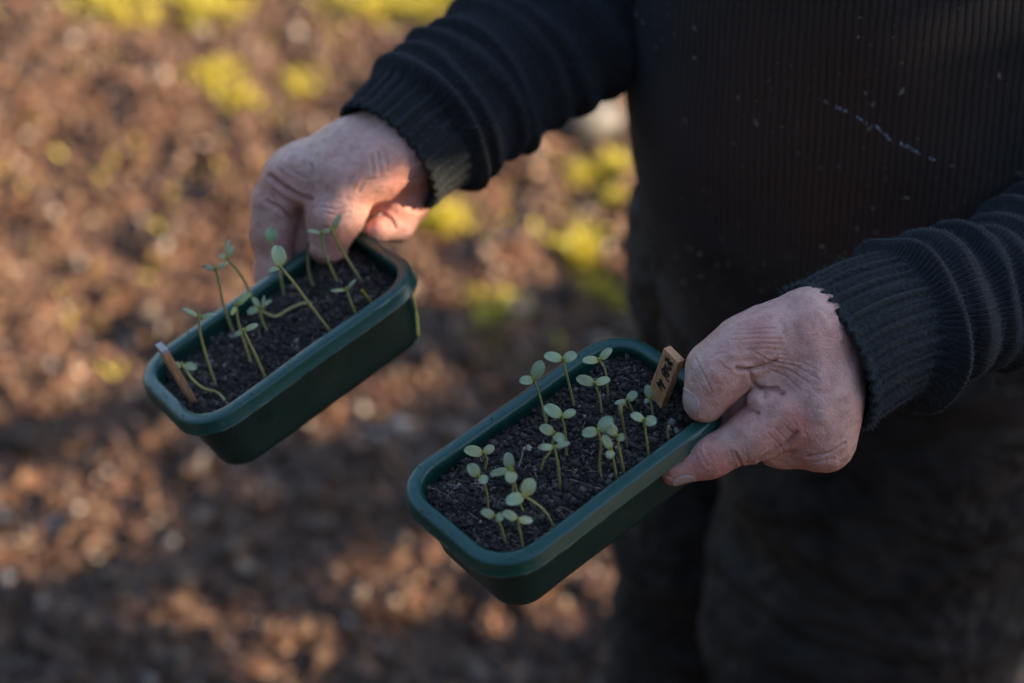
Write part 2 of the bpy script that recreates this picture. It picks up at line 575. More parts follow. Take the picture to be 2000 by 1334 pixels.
gx = axis(-1.7, 1.5, 0.013, 300); gy = axis(0.8, 4.0, 0.013, 300)
GX, GY = np.meshgrid(gx, gy, indexing='ij')
gxy = np.stack([GX.ravel(), GY.ravel()], 1)
gz = ground_h(gxy)
gr = np.zeros(len(gxy))
for c, r, w in GREEN:
    gr = np.maximum(gr, w * .8 * np.exp(-((gxy - c) ** 2).sum(1) / (1.1 * r) ** 2))
far_green = (np.hypot(gxy[:, 0], gxy[:, 1]) > 7)
gr = np.where(far_green, 0.6, gr * .45)
nx_, ny_ = len(gx), len(gy)
I = (np.arange(nx_ - 1)[:, None] * ny_ + np.arange(ny_ - 1)[None]).ravel()
gq = np.stack([I, I + ny_, I + ny_ + 1, I + 1], 1)
ground = new_mesh('ground', np.concatenate([gxy, gz[:, None]], 1), gq, M_GROUND,
                  tint=np.stack([gr * 0, np.clip(gr, 0, 1), gr * 0], 1))
ground['kind'] = 'structure'


def rand_rot(n, tilt):
    """random frames: normal tilted from up by ~tilt"""
    az = RNG.uniform(0, 2 * np.pi, n); t = np.abs(RNG.normal(0, tilt, n))
    nrm = np.stack([np.sin(t) * np.cos(az), np.sin(t) * np.sin(az), np.cos(t)], 1)
    a = unit(np.cross(nrm, RNG.normal(size=(n, 3))))
    return a, np.cross(nrm, a), nrm


def visible_ground_points(n, margin=120):
    px = RNG.uniform(-900, 1900, n); py = RNG.uniform(-margin, 1334 + margin, n)
    w = []
    # uniform over the ground: accept by slant distance
    r = P(px, py, np.ones(n)) - CAM
    t = -CAM_Z / r[:, 2]
    keep = RNG.uniform(0, 1, n) < (t / t.max()) ** 3
    pts = CAM + r * t[:, None]
    return pts[keep]


# leaf litter: bent chips and curled brown leaves
pts = visible_ground_points(190000)[:50000]
n = len(pts)
sz = np.exp(RNG.normal(-5.0, 0.42, n)); sz = np.clip(sz, 0.003, 0.017)
asp = RNG.uniform(0.35, 0.9, n)
A, B, N = rand_rot(n, 0.6)
base = pts.copy(); base[:, 2] = ground_h(pts[:, :2]) + sz * 0.25 + 0.001
curl = RNG.uniform(-0.1, 0.5, n)
vs = np.stack([base - A * sz[:, None] + N * (curl * sz)[:, None],
               base - B * (sz * asp)[:, None],
               base + A * sz[:, None] + N * (curl * sz)[:, None],
               base + B * (sz * asp)[:, None],
               base + A * (0.5 * sz)[:, None] - B * (sz * asp * .9)[:, None] + N * (curl * sz * .3)[:, None],
               base - A * (0.5 * sz)[:, None] + B * (sz * asp * .9)[:, None] + N * (curl * sz * .3)[:, None]], 1).reshape(-1, 3)
k = np.arange(n)[:, None] * 6
fc = np.concatenate([k + [0, 1, 5], k + [1, 4, 3], k + [1, 3, 5], k + [4, 2, 3]])
pal = np.array([[0.23, 0.108, 0.054], [0.18, 0.084, 0.043], [0.32, 0.16, 0.080], [0.11, 0.055, 0.034], [0.42, 0.26, 0.15], [0.27, 0.115, 0.048]])
ci = RNG.choice(len(pal), n, p=[.25, .28, .10, .26, .03, .08])
tc = np.repeat(pal[ci] * 0.50 * RNG.uniform(0.7, 1.15, (n, 1)), 6, 0)
lit = new_mesh('leaf_litter', vs, fc, M_LITTER, smooth=False, tint=tc)
lit['kind'] = 'stuff'; lit['label'] = 'brown dead leaves and wood chips strewn over the bare garden soil'; lit['category'] = 'leaf litter'

# clods and pebbles
pts = visible_ground_points(90000)[:16500]
n = len(pts)
sz = np.clip(np.exp(RNG.normal(-4.9, 0.5, n)), 0.003, 0.022)
oct_v = np.array([[1, 0, 0], [-1, 0, 0], [0, 1, 0], [0, -1, 0], [0, 0, 1], [0, 0, -1]], float)
oct_f = np.array([[0, 2, 4], [2, 1, 4], [1, 3, 4], [3, 0, 4], [2, 0, 5], [1, 2, 5], [3, 1, 5], [0, 3, 5]])
base = pts.copy(); base[:, 2] = ground_h(pts[:, :2]) + sz * 0.3
jit = RNG.uniform(0.55, 1.25, (n, 6, 1))
A, B, N = rand_rot(n, 1.0)
vs = base[:, None] + sz[:, None, None] * jit * (oct_v[None, :, 0:1] * A[:, None] + oct_v[None, :, 1:2] * B[:, None] + oct_v[None, :, 2:3] * N[:, None] * .75)
fc = (np.arange(n)[:, None, None] * 6 + oct_f[None]).reshape(-1, 3)
pal = np.array([[0.065, 0.038, 0.026], [0.10, 0.06, 0.04], [0.24, 0.21, 0.19], [0.14, 0.11, 0.09]])
ci = RNG.choice(4, n, p=[.5, .36, .05, .09])
tc = np.repeat(pal[ci] * RNG.uniform(0.7, 1.2, (n, 1)), 6, 0)
cl = new_mesh('soil_clods', vs.reshape(-1, 3), fc, M_SOIL, smooth=False, tint=tc)
cl['kind'] = 'stuff'; cl['label'] = 'small soil clods and grey pebbles scattered on the garden ground'; cl['category'] = 'soil clods'

# grass and moss tufts
gp = []
for c, r, w in GREEN:
    m_ = int(3000 * w * (r / .08) ** 2) + 60
    gp.append(np.concatenate([c + RNG.normal(0, r * 0.62, (m_, 2))], 1))
m_ = 900
gp.append(np.stack([RNG.uniform(-1.2, 0.4, m_), RNG.uniform(1.9, 3.6, m_)], 1))
gp = np.concatenate(gp); n = len(gp)
p3 = np.concatenate([gp, np.zeros((n, 1))], 1)
keep = vnoise(p3, 26, 9) > -0.02
gp = gp[keep]; n = len(gp)
hh = RNG.uniform(0.010, 0.034, n); lean = RNG.normal(0, 0.6, (n, 2)) * hh[:, None]
b0 = np.concatenate([gp, (ground_h(gp) - 0.002)[:, None]], 1)
az = RNG.uniform(0, np.pi, n); wd = RNG.uniform(0.0012, 0.004, n)
s_ = np.stack([np.cos(az) * wd, np.sin(az) * wd, np.zeros(n)], 1)
mid = b0 + np.concatenate([lean * .4, (hh * .6)[:, None]], 1)
tip = b0 + np.concatenate([lean, hh[:, None]], 1)
vs = np.stack([b0 - s_, b0 + s_, mid + s_, mid - s_, tip], 1).reshape(-1, 3)
k = np.arange(n)[:, None] * 5
fc = np.concatenate([k + [0, 1, 2], k + [0, 2, 3], k + [3, 2, 4]])
gc = np.array([0.33, 0.30, 0.04])[None] * RNG.uniform(0.6, 1.4, (n, 1)) * np.array([1, 1, 1]) + RNG.uniform(0, 0.09, (n, 1)) * np.array([[1, .6, 0]])
gs = new_mesh('moss_and_grass', vs, fc, M_GRASS, smooth=False, tint=np.repeat(gc, 5, 0))
gs['kind'] = 'stuff'; gs['label'] = 'patches of yellow green moss and short grass on the soil'; gs['category'] = 'grass'


def blob(name, c, rad, mat, seed=0, amp=0.1, freq=8, flat=1.0):
    nu, nv = 40, 24
    V = []
    for j in range(nv + 1):
        th = math.pi * j / nv
        for i in range(nu):
            ph = 2 * math.pi * i / nu
            V.append((math.sin(th) * math.cos(ph), math.sin(th) * math.sin(ph), math.cos(th)))
    V = np.array(V)
    d = 1 + amp * vnoise(V * 1.0, 1.7, seed) + amp * .4 * vnoise(V, 5, seed + 1)
    V = V * d[:, None] * np.array(rad) + np.array(c)
    F = [(j * nu + i, (j + 1) * nu + i, (j + 1) * nu + (i + 1) % nu, j * nu + (i + 1) % nu) for j in range(nv) for i in range(nu)]
    return new_mesh(name, V, F, mat)


sp_ = G(1118, 262)
st = blob('garden_stone', (sp_[0] + .015, sp_[1], 0.028), (0.070, 0.05, 0.045), M_STONE, 4)
tag(st, 'smooth pale grey stone lying on the soil below the far sleeve', 'stone')

# ------------------------------------------------------------------ tree that shades the place (back right, beyond the person)
TREE = np.array([3.0, 0.55])
SH = np.array(SUN_DIR) / SUN_DIR[2]      # horizontal shift per metre height


def shade_xy(p, z=0.0):
    """where a point's shadow falls on the level z"""
    p = np.asarray(p, float)
    return p[:, :2] - SH[:2] * (p[:, 2:3] - z)


STREAKS = [((20, 1085), (200, 1045), .035), ((230, 1040), (420, 950), .028), ((200, 975), (300, 900), .02), ((300, 880), (420, 800), .035),
           ((640, 1215), (740, 1150), .045), ((760, 1110), (860, 1070), .025), ((560, 1290), (650, 1230), .03), ((310, 1200), (350, 1180), .018),
           ((1060, 1200), (1100, 1160), .03), ((1150, 1110), (1215, 1050), .035), ((0, 950), (50, 930), .03), ((610, 830), (700, 790), .025),
           ((0, 760), (90, 745), .05), ((180, 710), (260, 690), .045),
           ((60, 700), (-60, 720), .06), ((660, 800), (780, 740), .02), ((860, 740), (830, 760), .015), ((500, 1230), (540, 1200), .018)]
STREAKS = [(G(*a)[:2], G(*b)[:2], r) for a, b, r in STREAKS]
HOLES = [(P(706, 402, 1.02), .001), (P(748, 440, 1.05), .000), (P(935, 285, 1.04), -.003), (P(848, 372, 1.03), -.003),
         (P(1010, 245, 1.08), -.002), (P(622, 455, 1.01), -.004)]
FAR_EDGE = [(-6, 1.5), (-1.2, 1.72), (-0.85, 1.82), (-0.55, 1.98), (-0.2, 2.10), (0.2, 2.13), (2.5, 2.3)]

tree = thing('shade_tree', 'small leafy tree beside the person that casts the dappled shade', 'tree', (TREE[0], TREE[1], 0))
nl = 170000
RNG = np.random.default_rng(5)
u_ = RNG.uniform(-1.3, 1.3, nl); w_ = RNG.uniform(-0.45, 0.45, nl); z_ = RNG.uniform(0.55, 2.9, nl)
side = np.array([math.cos(SUN_AZ), -math.sin(SUN_AZ)]); along = np.array([math.sin(SUN_AZ), math.cos(SUN_AZ)])
lp = np.concatenate([TREE + u_[:, None] * side + w_[:, None] * along, z_[:, None]], 1)
rr = np.abs(u_ / 1.25) ** 4 + np.abs((z_ - 1.7) / 1.15) ** 4
lsz = RNG.uniform(0.020, 0.034, nl)
gx_ = shade_xy(lp)
edge = np.interp(gx_[:, 0], [e[0] for e in FAR_EDGE], [e[1] for e in FAR_EDGE])
edge = edge + 0.04 * np.sin(gx_[:, 0] * 9) + 0.02 * np.sin(gx_[:, 0] * 23)
ok = (gx_[:, 1] < edge - lsz * 1.2) & (rr < 1.25 + 0.25 * vnoise(lp, 2.0, 5))
for a, b, r in STREAKS:
    # the leaf's shadow is stretched along the sun; test in the sun's frame
    ab = b - a
    t = np.clip(((gx_ - a) @ ab) / (ab @ ab), 0, 1)
    q = gx_ - a - t[:, None] * ab
    d = np.hypot(q @ side, (q @ along) * math.sin(SUN_EL) * 1.6)
    ok &= d > r * 1.0 + lsz * 0.75
for c, r in HOLES:
    q = shade_xy(lp, c[2]) - c[:2]
    d = np.hypot(q @ side, (q @ along) * math.sin(SUN_EL))
    ok &= d > r + lsz * 0.8
lp = lp[ok]; lsz = lsz[ok]; n = len(lp)  # crown shaped: leaves left out where sun streaks and spots should land
A = unit(RNG.normal(size=(n, 3))); B = unit(np.cross(A, np.array(SUN_DIR) + RNG.normal(0, .45, (n, 3))))
Nn = np.cross(A, B)
vs = np.stack([lp - A * lsz[:, None], lp + B * (lsz * .55)[:, None] + Nn * .01, lp + A * lsz[:, None], lp - B * (lsz * .55)[:, None] + Nn * .01], 1).reshape(-1, 3)
fc = np.arange(n * 4).reshape(-1, 4)
tc = np.repeat(np.array([0.06, 0.085, 0.02]) * RNG.uniform(.6, 1.5, (n, 1)), 4, 0)
adopt(new_mesh('crown', vs, fc, M_TLEAF, smooth=False, tint=tc), tree)['kind'] = 'stuff'


def tube_mesh(name, pts, rad, mat, parent=None, nu=10, tint=None, cap=True):
    pts = np.asarray(pts, float); rad = np.asarray(rad, float)
    T = unit(np.gradient(pts, axis=0))
    up = np.array([0.3, 0.2, 0.9])
    V = []
    for p, t, r in zip(pts, T, rad):
        a = unit(np.cross(t, up)); b = np.cross(t, a)
        for i in range(nu):
            an = 2 * math.pi * i / nu
            V.append(p + r * (math.cos(an) * a + math.sin(an) * b))
    m = len(pts)
    F = [(j * nu + i, j * nu + (i + 1) % nu, (j + 1) * nu + (i + 1) % nu, (j + 1) * nu + i) for j in range(m - 1) for i in range(nu)]
    if cap:
        F.append(tuple(range(nu))[::-1]); F.append(tuple((m - 1) * nu + i for i in range(nu)))
    return new_mesh(name, V, F, mat, parent, tint=tint if tint is None else np.repeat(np.asarray(tint, float), nu, 0))


trunk = adopt(tube_mesh('trunk', [(TREE[0], TREE[1], -.1), (TREE[0] + .03, TREE[1], .8), (TREE[0] - .05, TREE[1] + .05, 1.5), (TREE[0], TREE[1], 2.4), (TREE[0] + .1, TREE[1], 3.2)],
                        [.10, .07, .055, .04, .015], M_BARK, nu=16), tree)
for k in range(9):
    z0 = 1.0 + k * .2
    e = (TREE[0] + .35 * math.sin(k * 2.1), TREE[1] + .85 * math.cos(k * 2.6), z0 + .3)
    adopt(tube_mesh('limb', [(TREE[0], TREE[1], z0), ((TREE[0] + e[0]) / 2, (TREE[1] + e[1]) / 2, z0 + .25), e], [.025, .018, .006], M_BARK, nu=8), tree)

# unseen wall of leaves, added behind the camera to block low sky light
hn = 16000
ha = RNG.uniform(math.radians(150), math.radians(322), hn); hz = RNG.uniform(0.02, 3.6, hn)
hr = 4.6 + .35 * np.sin(ha * 9) + RNG.normal(0, .22, hn)
hp = np.stack([hr * np.cos(ha) + .2, hr * np.sin(ha) + 1.2, hz + .12 * np.sin(ha * 23)], 1)
hs = RNG.uniform(.09, .17, hn)
A, B, N = rand_rot(hn, 1.3)
vs = np.stack([hp - A * hs[:, None], hp - B * (hs * .6)[:, None], hp + A * hs[:, None], hp + B * (hs * .6)[:, None]], 1).reshape(-1, 3)
added_hedge = new_mesh('added_hedge', vs, np.arange(hn * 4).reshape(-1, 4), M_TLEAF, smooth=False, tint=np.repeat(np.array([[.035, .05, .016]]) * RNG.uniform(.6, 1.5, (hn, 1)), 4, 0))
tag(added_hedge, 'tall dark green wall of leaves added unseen behind the camera to block sky light', 'added_hedge')

# ------------------------------------------------------------------ person
person = thing('person', 'person in a dark knitted sweater and dark trousers holding out two green seed trays', 'person', (0.27, 1.02, 0))

# --- hands (px, py, depth offset in px, radius px)
S_HAND_L = dict(d0=0.888, lo=(1280, 530, -110), hi=(1860, 960, 290))
LH = [
    (30, 40, [(1592, 655, 12, 78), (1602, 782, 8, 78), (1606, 850, 14, 69)]),             # back of the hand
    (40, 50, [(1606, 700, 32, 82), (1668, 672, 78, 62), (1760, 626, 142, 50), (1850, 595, 225, 46)]),            # wrist
    (40, 36, [(1580, 640, 0, 76), (1500, 664, -14, 62), (1450, 684, -20, 57), (1402, 728, -26, 57.5), (1377, 784, -22, 41.5)]),  # thumb
    (12, 22, [(1560, 742, -8, 46), (1498, 738, -26, 29)]),                                 # web fold
    (10, 24, [(1590, 820, 0, 68), (1540, 812, -10, 58), (1480, 846, -12, 51), (1385, 893, -6, 37), (1316, 921, -2, 27)]),      # index
    (7, 14, [(1545, 800, -26, 44), (1485, 784, -36, 27)]),                                 # fold at the index joint
    (9, 22, [(1612, 866, 22, 57), (1522, 866, 40, 44), (1458, 812, 58, 36), (1395, 836, 88, 30)]),  # middle finger
    (8, 22, [(1612, 820, 70, 52), (1520, 792, 84, 38), (1446, 764, 88, 33), (1390, 790, 120, 27)]),  # ring finger
    (8, 22, [(1620, 760, 110, 48), (1530, 745, 138, 32), (1455, 735, 160, 27)]),  # little finger
]
S_HAND_R = dict(d0=1.038, lo=(470, 170, -110), hi=(960, 640, 230))
RH = [
    (40, 40, [(765, 272, -6, 74), (690, 303, 0, 68), (600, 338, 18, 56), (566, 343, 26, 51)]),
    (40, 40, [(800, 320, 40, 62), (775, 385, 52, 50), (762, 410, 60, 50)]),              # heel of the palm
    (40, 50, [(776, 294, 22, 80), (822, 252, 44, 56), (890, 190, 90, 50), (940, 145, 70, 52)]),                 # wrist
    (30, 30, [(775, 292, -22, 72), (722, 322, -34, 64), (672, 348, -40, 58), (655, 415, -34, 53), (641, 478, -16, 40)]),        # thumb
    (26, 26, [(575, 350, 26, 48), (540, 392, 40, 44), (534, 450, 56, 40), (537, 540, 74, 36), (545, 605, 86, 30)]),          # index
    (9, 20, [(615, 350, 34, 46), (594, 400, 58, 32), (592, 465, 84, 31), (594, 560, 106, 30), (602, 600, 110, 24)]),        # middle
    (9, 20, [(680, 360, 60, 46), (660, 430, 92, 34), (660, 500, 110, 30), (665, 550, 112, 24)]),      # ring
    (12, 20, [(800, 400, 66, 40), (775, 440, 44, 30), (739, 448, 6, 25)]),                   # little finger hooked over the end
]

CR_L = [  # (polyline px, half width, depth)
    ([(1440, 720), (1461, 723), (1481, 719), (1497, 715), (1514, 706)], 5.5, 6.5),
    ([(1464, 722), (1470, 745), (1480, 757), (1497, 761), (1517, 761), (1528, 768)], 5, 6.5),
    ([(1452, 804), (1472, 804), (1482, 809)], 3, 3.0),
    ([(1357, 698), (1378, 740), (1389, 762)], 2.2, 1.8),
    ([(1352, 722), (1372, 760)], 2.0, 0.9),
    ([(1436, 884), (1446, 904), (1452, 916)], 4, 4.0),
    ([(1424, 874), (1432, 898)], 2.5, 1.6), ([(1456, 874), (1462, 898)], 2.5, 1.3),
    ([(1484, 901), (1512, 884), (1544, 860), (1556, 846)], 6, 7.0),
    ([(1574, 893), (1600, 889), (1622, 884), (1650, 866)], 3.2, 3.2),
    ([(1560, 898), (1592, 902), (1630, 894)], 2.5, 1.6),
    ([(1500, 713), (1540, 722), (1580, 748)], 2.4, 1.7), ([(1510, 706), (1556, 716), (1600, 742)], 2.2, 1.4),
    ([(1518, 700), (1566, 708), (1606, 728)], 2.2, 1.0), ([(1504, 722), (1536, 736), (1562, 760)], 2.2, 1.3),
    ([(1432, 655), (1470, 652), (1520, 652)], 2.3, 1.1), ([(1428, 665), (1470, 661), (1524, 662)], 2.3, 1.2),
    ([(1440, 645), (1476, 643), (1514, 641)], 2.0, .9), ([(1450, 674), (1490, 671), (1530, 673)], 2.3, 1.1),
    ([(1456, 684), (1494, 681), (1530, 684)], 2.3, 1.0),
    ([(1500, 846), (1520, 866), (1530, 880)], 2.6, 1.6), ([(1515, 838), (1534, 858)], 2.4, 1.4), ([(1530, 830), (1552, 850)], 2.4, 1.2),
    ([(1545, 820), (1575, 848), (1584, 870)], 2.4, 1.0), ([(1400, 703), (1412, 712)], 2, 1.0), ([(1410, 716), (1426, 722)], 2.2, 1.4),
    ([(1384, 700), (1404, 690), (1424, 690)], 2.0, .8), ([(1480, 690), (1500, 703), (1512, 706)], 2.6, 1.8),
    ([(1490, 712), (1488, 700), (1476, 690)], 2.2, 1.2), ([(1300, 928), (1322, 938)], 1.6, .8), ([(1365, 880), (1380, 908)], 2.4, 1.0),
    ([(1375, 874), (1392, 902)], 2.2, .8),
]
BU_L = [([(1560, 620), (1600, 700), (1608, 800)], 16, -2.5), ([(1600, 812), (1604, 816)], 17, -4.0), ([(1640, 700), (1652, 800)], 12, -2),
        ([(1432, 694), (1480, 696), (1500, 700)], 8, -2.0), ([(1575, 610), (1530, 655), (1480, 668)], 9, -1.6), ([(1622, 905), (1600, 905)], 14, -3)]
CR_R = [
    ([(530, 345), (552, 364), (580, 380), (607, 390)], 6, 7.5),
    ([(609, 322), (606, 350), (606, 388)], 4.5, 3.0),
    ([(521, 394), (545, 406), (572, 430)], 4.5, 4.0), ([(536, 372), (556, 392), (566, 396)], 3.5, 3.0),
    ([(562, 402), (580, 398), (596, 404)], 3, 2.5), ([(575, 360), (590, 372), (600, 370)], 3, 1.5),
    ([(724, 306), (728, 334)], 4.5, 1.3), ([(737, 300), (742, 338)], 4.5, 1.6), ([(751, 297), (757, 334)], 4.5, 1.4),  # upright grooves standing in for shadow stripes in the sunlit patch
    ([(560, 330), (590, 345), (600, 350)], 3, 2.0), ([(548, 318), (575, 332)], 2.6, 1.2), ([(540, 330), (560, 342)], 2.6, 1.2),
    ([(628, 404), (655, 410), (686, 404)], 3, 1.6), ([(630, 414), (655, 420), (684, 414)], 3, 1.4), ([(620, 440), (650, 446)], 2.6, .8),
    ([(700, 372), (712, 352), (736, 350), (762, 332), (786, 306)], 4, 2.0),
    ([(500, 440), (512, 450)], 2.6, 1.0), ([(712, 452), (715, 432), (728, 420), (746, 417), (764, 428), (772, 444)], 4.0, 4.5),
]
BU_R = [([(700, 240), (640, 290), (560, 320)], 15, -2.5), ([(540, 330), (552, 326)], 16, -3), ([(735, 290), (690, 330), (650, 360)], 14, -2.5), ([(604, 320), (600, 334)], 7, -2)]
RED_L = [((1560, 825), 40, .9), ((1390, 900), 55, .75), ((1480, 655), 38, .55), ((1395, 745), 35, .35), ((1515, 845), 40, .55), ((1610, 690), 70, .25), ((1560, 900), 60, .5), ((1320, 930), 30, .5), ((1440, 800), 30, .6)]
RED_R = [((540, 360), 35, .5), ((660, 470), 40, .45), ((790, 390), 60, .55), ((740, 440), 30, .45), ((730, 400), 40, .4), ((580, 400), 35, .5), ((530, 480), 50, .4)]
DIRT_L = [((1495, 768), (6, 11), .8), ((1482, 806), (7, 3), .6), ((1380, 772), (3, 3), .35), ((1488, 757), (20, 2.5), .5), ((1470, 721), (16, 2.5), .45), ((1361, 803), (2.5, 14), .6), ((1605, 885), (30, 2.5), .35), ((1353, 776), (9, 2), .4)]
PALE_L = [((1602, 813), 16, .8), ((1470, 780), 16, .5), ((1362, 720), 22, .5), ((1385, 800), 14, .5), ((1500, 740), 20, .3), ((1425, 850), 22, .35)]


def make_hand(chains, spec, creases, bumps, reds, dirts=(), pales=(), vox=1.6):
    fn = lambda p: eval_chains(p, chains)
    V, Q = sdf_grid(fn, spec['lo'], spec['hi'], vox)
    N = vnormals(V, Q)
    xy = V[:, :2]
    front = np.clip(-N[:, 2] * 1.6 + 0.45, 0, 1) * (V[:, 2] < 75)
    disp = np.zeros(len(V)); cre = np.zeros(len(V))
    creases = [(pl, max(w * .72, 1.9), dp * 1.0) for pl, w, dp in creases]
    for pl, w, dp in creases:
        g = np.exp(-(polydist(xy, pl) / w) ** 2)
        disp -= dp * g * front
        disp += 0.22 * dp * np.exp(-((polydist(xy, pl) - 2.3 * w) / (1.4 * w)) ** 2) * front
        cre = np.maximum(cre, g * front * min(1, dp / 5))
    for pl, w, dp in bumps:
        disp -= dp * np.exp(-(polydist(xy, pl) / w) ** 2) * front
    disp += 1.8 * vnoise(V, 0.026, 3) + 1.0 * vnoise(V, 0.065, 5) + 0.2 * vnoise(V, 0.17, 8)
    V = V + N * disp[:, None]
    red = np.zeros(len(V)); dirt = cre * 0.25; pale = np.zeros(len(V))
    for (x, y), r, w in reds:
        red = np.maximum(red, w * np.exp(-((xy - (x, y)) ** 2).sum(1) / r ** 2))
    for (x, y), r, w in dirts:
        dirt = np.maximum(dirt, w * np.exp(-(((xy - (x, y)) / np.array(r)) ** 2).sum(1)) * front)
    for (x, y), r, w in pales:
        pale = np.maximum(pale, w * np.exp(-((xy - (x, y)) ** 2).sum(1) / r ** 2))
    s = spec['d0'] / FPX
    W = P(V[:, 0], V[:, 1], spec['d0'] + V[:, 2] * s)
    return W, Q, np.stack([red, dirt, pale], 1)


def make_nail(chains, spec, a, b, center_dir, half_ang, t0, t1, parent, off=1.6, name='fingernail'):
    """patch wrapped round the last joint of a finger; a, b = axis ends (px space)"""
    a = np.array(a, float); b = np.array(b, float)
    ax = unit(b - a); cd = np.array(center_dir, float); cd = unit(cd - ax * (cd @ ax)); sd = np.cross(ax, cd)
    nt_, na = 16, 15
    L = np.linalg.norm(b - a)
    rings = []
    for layer in (off, off - 2.2):
        for i in range(nt_):
            t = i / (nt_ - 1)
            w = (1 - abs(2 * t - 1) ** 3.2) ** 0.5 if t > .5 else (1 - abs(2 * t - 1) ** 2.6) ** 0.5
            w = max(w, .04)
            for j in range(na):
                an = half_ang * w * (2 * j / (na - 1) - 1)
                c = a + ax * L * (t0 + (t1 - t0) * t)
                d = math.cos(an) * cd + math.sin(an) * sd
                # radial search for the surface
                rs = np.arange(4, 90, 0.5, dtype=np.float32)
                q = c[:, None] + d[:, None] * rs[None]
                dv = eval_chains((q[0].astype(np.float32), q[1].astype(np.float32), q[2].astype(np.float32)), chains)
                k = np.argmax(dv > 0)
                rings.append(c + d * (rs[k] + layer + 0.8 * math.cos(an)))
    V = np.array(rings); M = nt_ * na
    F = []
    for i in range(nt_ - 1):
        for j in range(na - 1):
            q = (i * na + j, i * na + j + 1, (i + 1) * na + j + 1, (i + 1) * na + j)
            F.append(q); F.append(tuple(M + x for x in q[::-1]))
    border = [j for j in range(na)] + [i * na + na - 1 for i in range(1, nt_)] + [(nt_ - 1) * na + j for j in range(na - 2, -1, -1)] + [i * na for i in range(nt_ - 2, 0, -1)]
    for x, y in zip(border, border[1:] + border[:1]):
        F.append((x, M + x, M + y, y))
    s = spec['d0'] / FPX
    W = P(V[:, 0], V[:, 1], spec['d0'] + V[:, 2] * s)
    uv = np.array([[i / (nt_ - 1), j / (na - 1)] for _ in (0, 1) for i in range(nt_) for j in range(na)])
    return new_mesh(name, W, F, M_NAIL, parent, uvs=uv)


VL, QL, TL = make_hand(LH, S_HAND_L, CR_L, BU_L, RED_L, DIRT_L, PALE_L)
VR, QR, TR = make_hand(RH, S_HAND_R, CR_R, BU_R, RED_R)

ctrlL = [(1613, 697, .900, 150), (1695, 652, .912, 146), (1780, 620, .930, 133), (1885, 592, .955, 124), (1992, 548, .985, 124), (2110, 480, 1.03, 150), (2260, 330, 1.10, 175), (2150, 60, 1.13, 190), (1900, -330, 1.10, 215)]
ctrlR = [(760, 303, 1.036, 128), (830, 243, 1.050, 134), (900, 194, 1.068, 138), (975, 142, 1.086, 144), (1060, 74, 1.108, 160), (1150, -30, 1.135, 185), (1230, -160, 1.12, 200), (1280, -420, 1.05, 215), (1330, -640, 1.0, 225)]

# hidden body: forearms, arms, trunk, neck and head, all under the clothes
HC = np.array([0.265, 0.985, 1.60])


def body_fn(p):
    D = rcone(p, (0.27, 1.05, .86, .09), (0.27, 1.08, 1.28, .125))
    for sx in (-1, 1):
        D = smin(D, rcone(p, (0.27 + sx * .07, 1.08, 1.33, .085), (0.27 + sx * .15, 1.08, 1.34, .065)), .08)
        kx, ky = ((.180, 1.105) if sx < 0 else (.288, .985))
        D = smin(D, rcone(p, (0.262 + sx * .04, 1.05, .82, .06), (kx, ky, .50, .045)), .03)
        D = smin(D, rcone(p, (kx, ky, .50, .045), (kx + sx * .01, ky + .03, .10, .038)), .02)
        D = smin(D, rcone(p, (kx + sx * .01, ky + .03, .07, .036), (kx + sx * .02, ky - .09, .05, .030)), .03)
    D = smin(D, rcone(p, (HC[0], 1.06, 1.36, .06), (HC[0], 1.03, 1.50, .058)), .05)
    D = smin(D, rcone(p, (HC[0], 1.01, 1.63, .085), (HC[0], .985, 1.56, .062)), .03)
    D = smin(D, rcone(p, (HC[0], .945, 1.53, .045), (HC[0], .95, 1.52, .045)), .03)
    D = smin(D, rcone(p, (HC[0], .925, 1.60, .012), (HC[0], .895, 1.565, .014)), .012)
    for sx in (-1, 1):
        D = smin(D, rcone(p, (HC[0] + sx * .078, 1.02, 1.60, .012), (HC[0] + sx * .086, 1.03, 1.57, .010)), .008)
        D = np.maximum(D, -rcone(p, (HC[0] + sx * .032, .918, 1.605, .012), (HC[0] + sx * .030, .918, 1.605, .012)))
        D = smin(D, rcone(p, (HC[0] + sx * .032, .934, 1.604, .0125), (HC[0] + sx * .031, .934, 1.604, .0125)), .002)
    D = smin(D, rcone(p, (HC[0] - .02, .906, 1.535, .006), (HC[0] + .02, .906, 1.535, .006)), .006)
    # arms inside the sleeves
    for ct in (ctrlL, ctrlR):
        n_ = [tuple(P(x, y, d)) + (min(r * d / FPX * .5, .04),) for x, y, d, r in ct[2:]]
        a_d = None
        for a, b in zip(n_[:-1], n_[1:]):
            q = rcone(p, a, b); a_d = q if a_d is None else smin(a_d, q, .02)
        D = smin(D, a_d, .03)
    return D


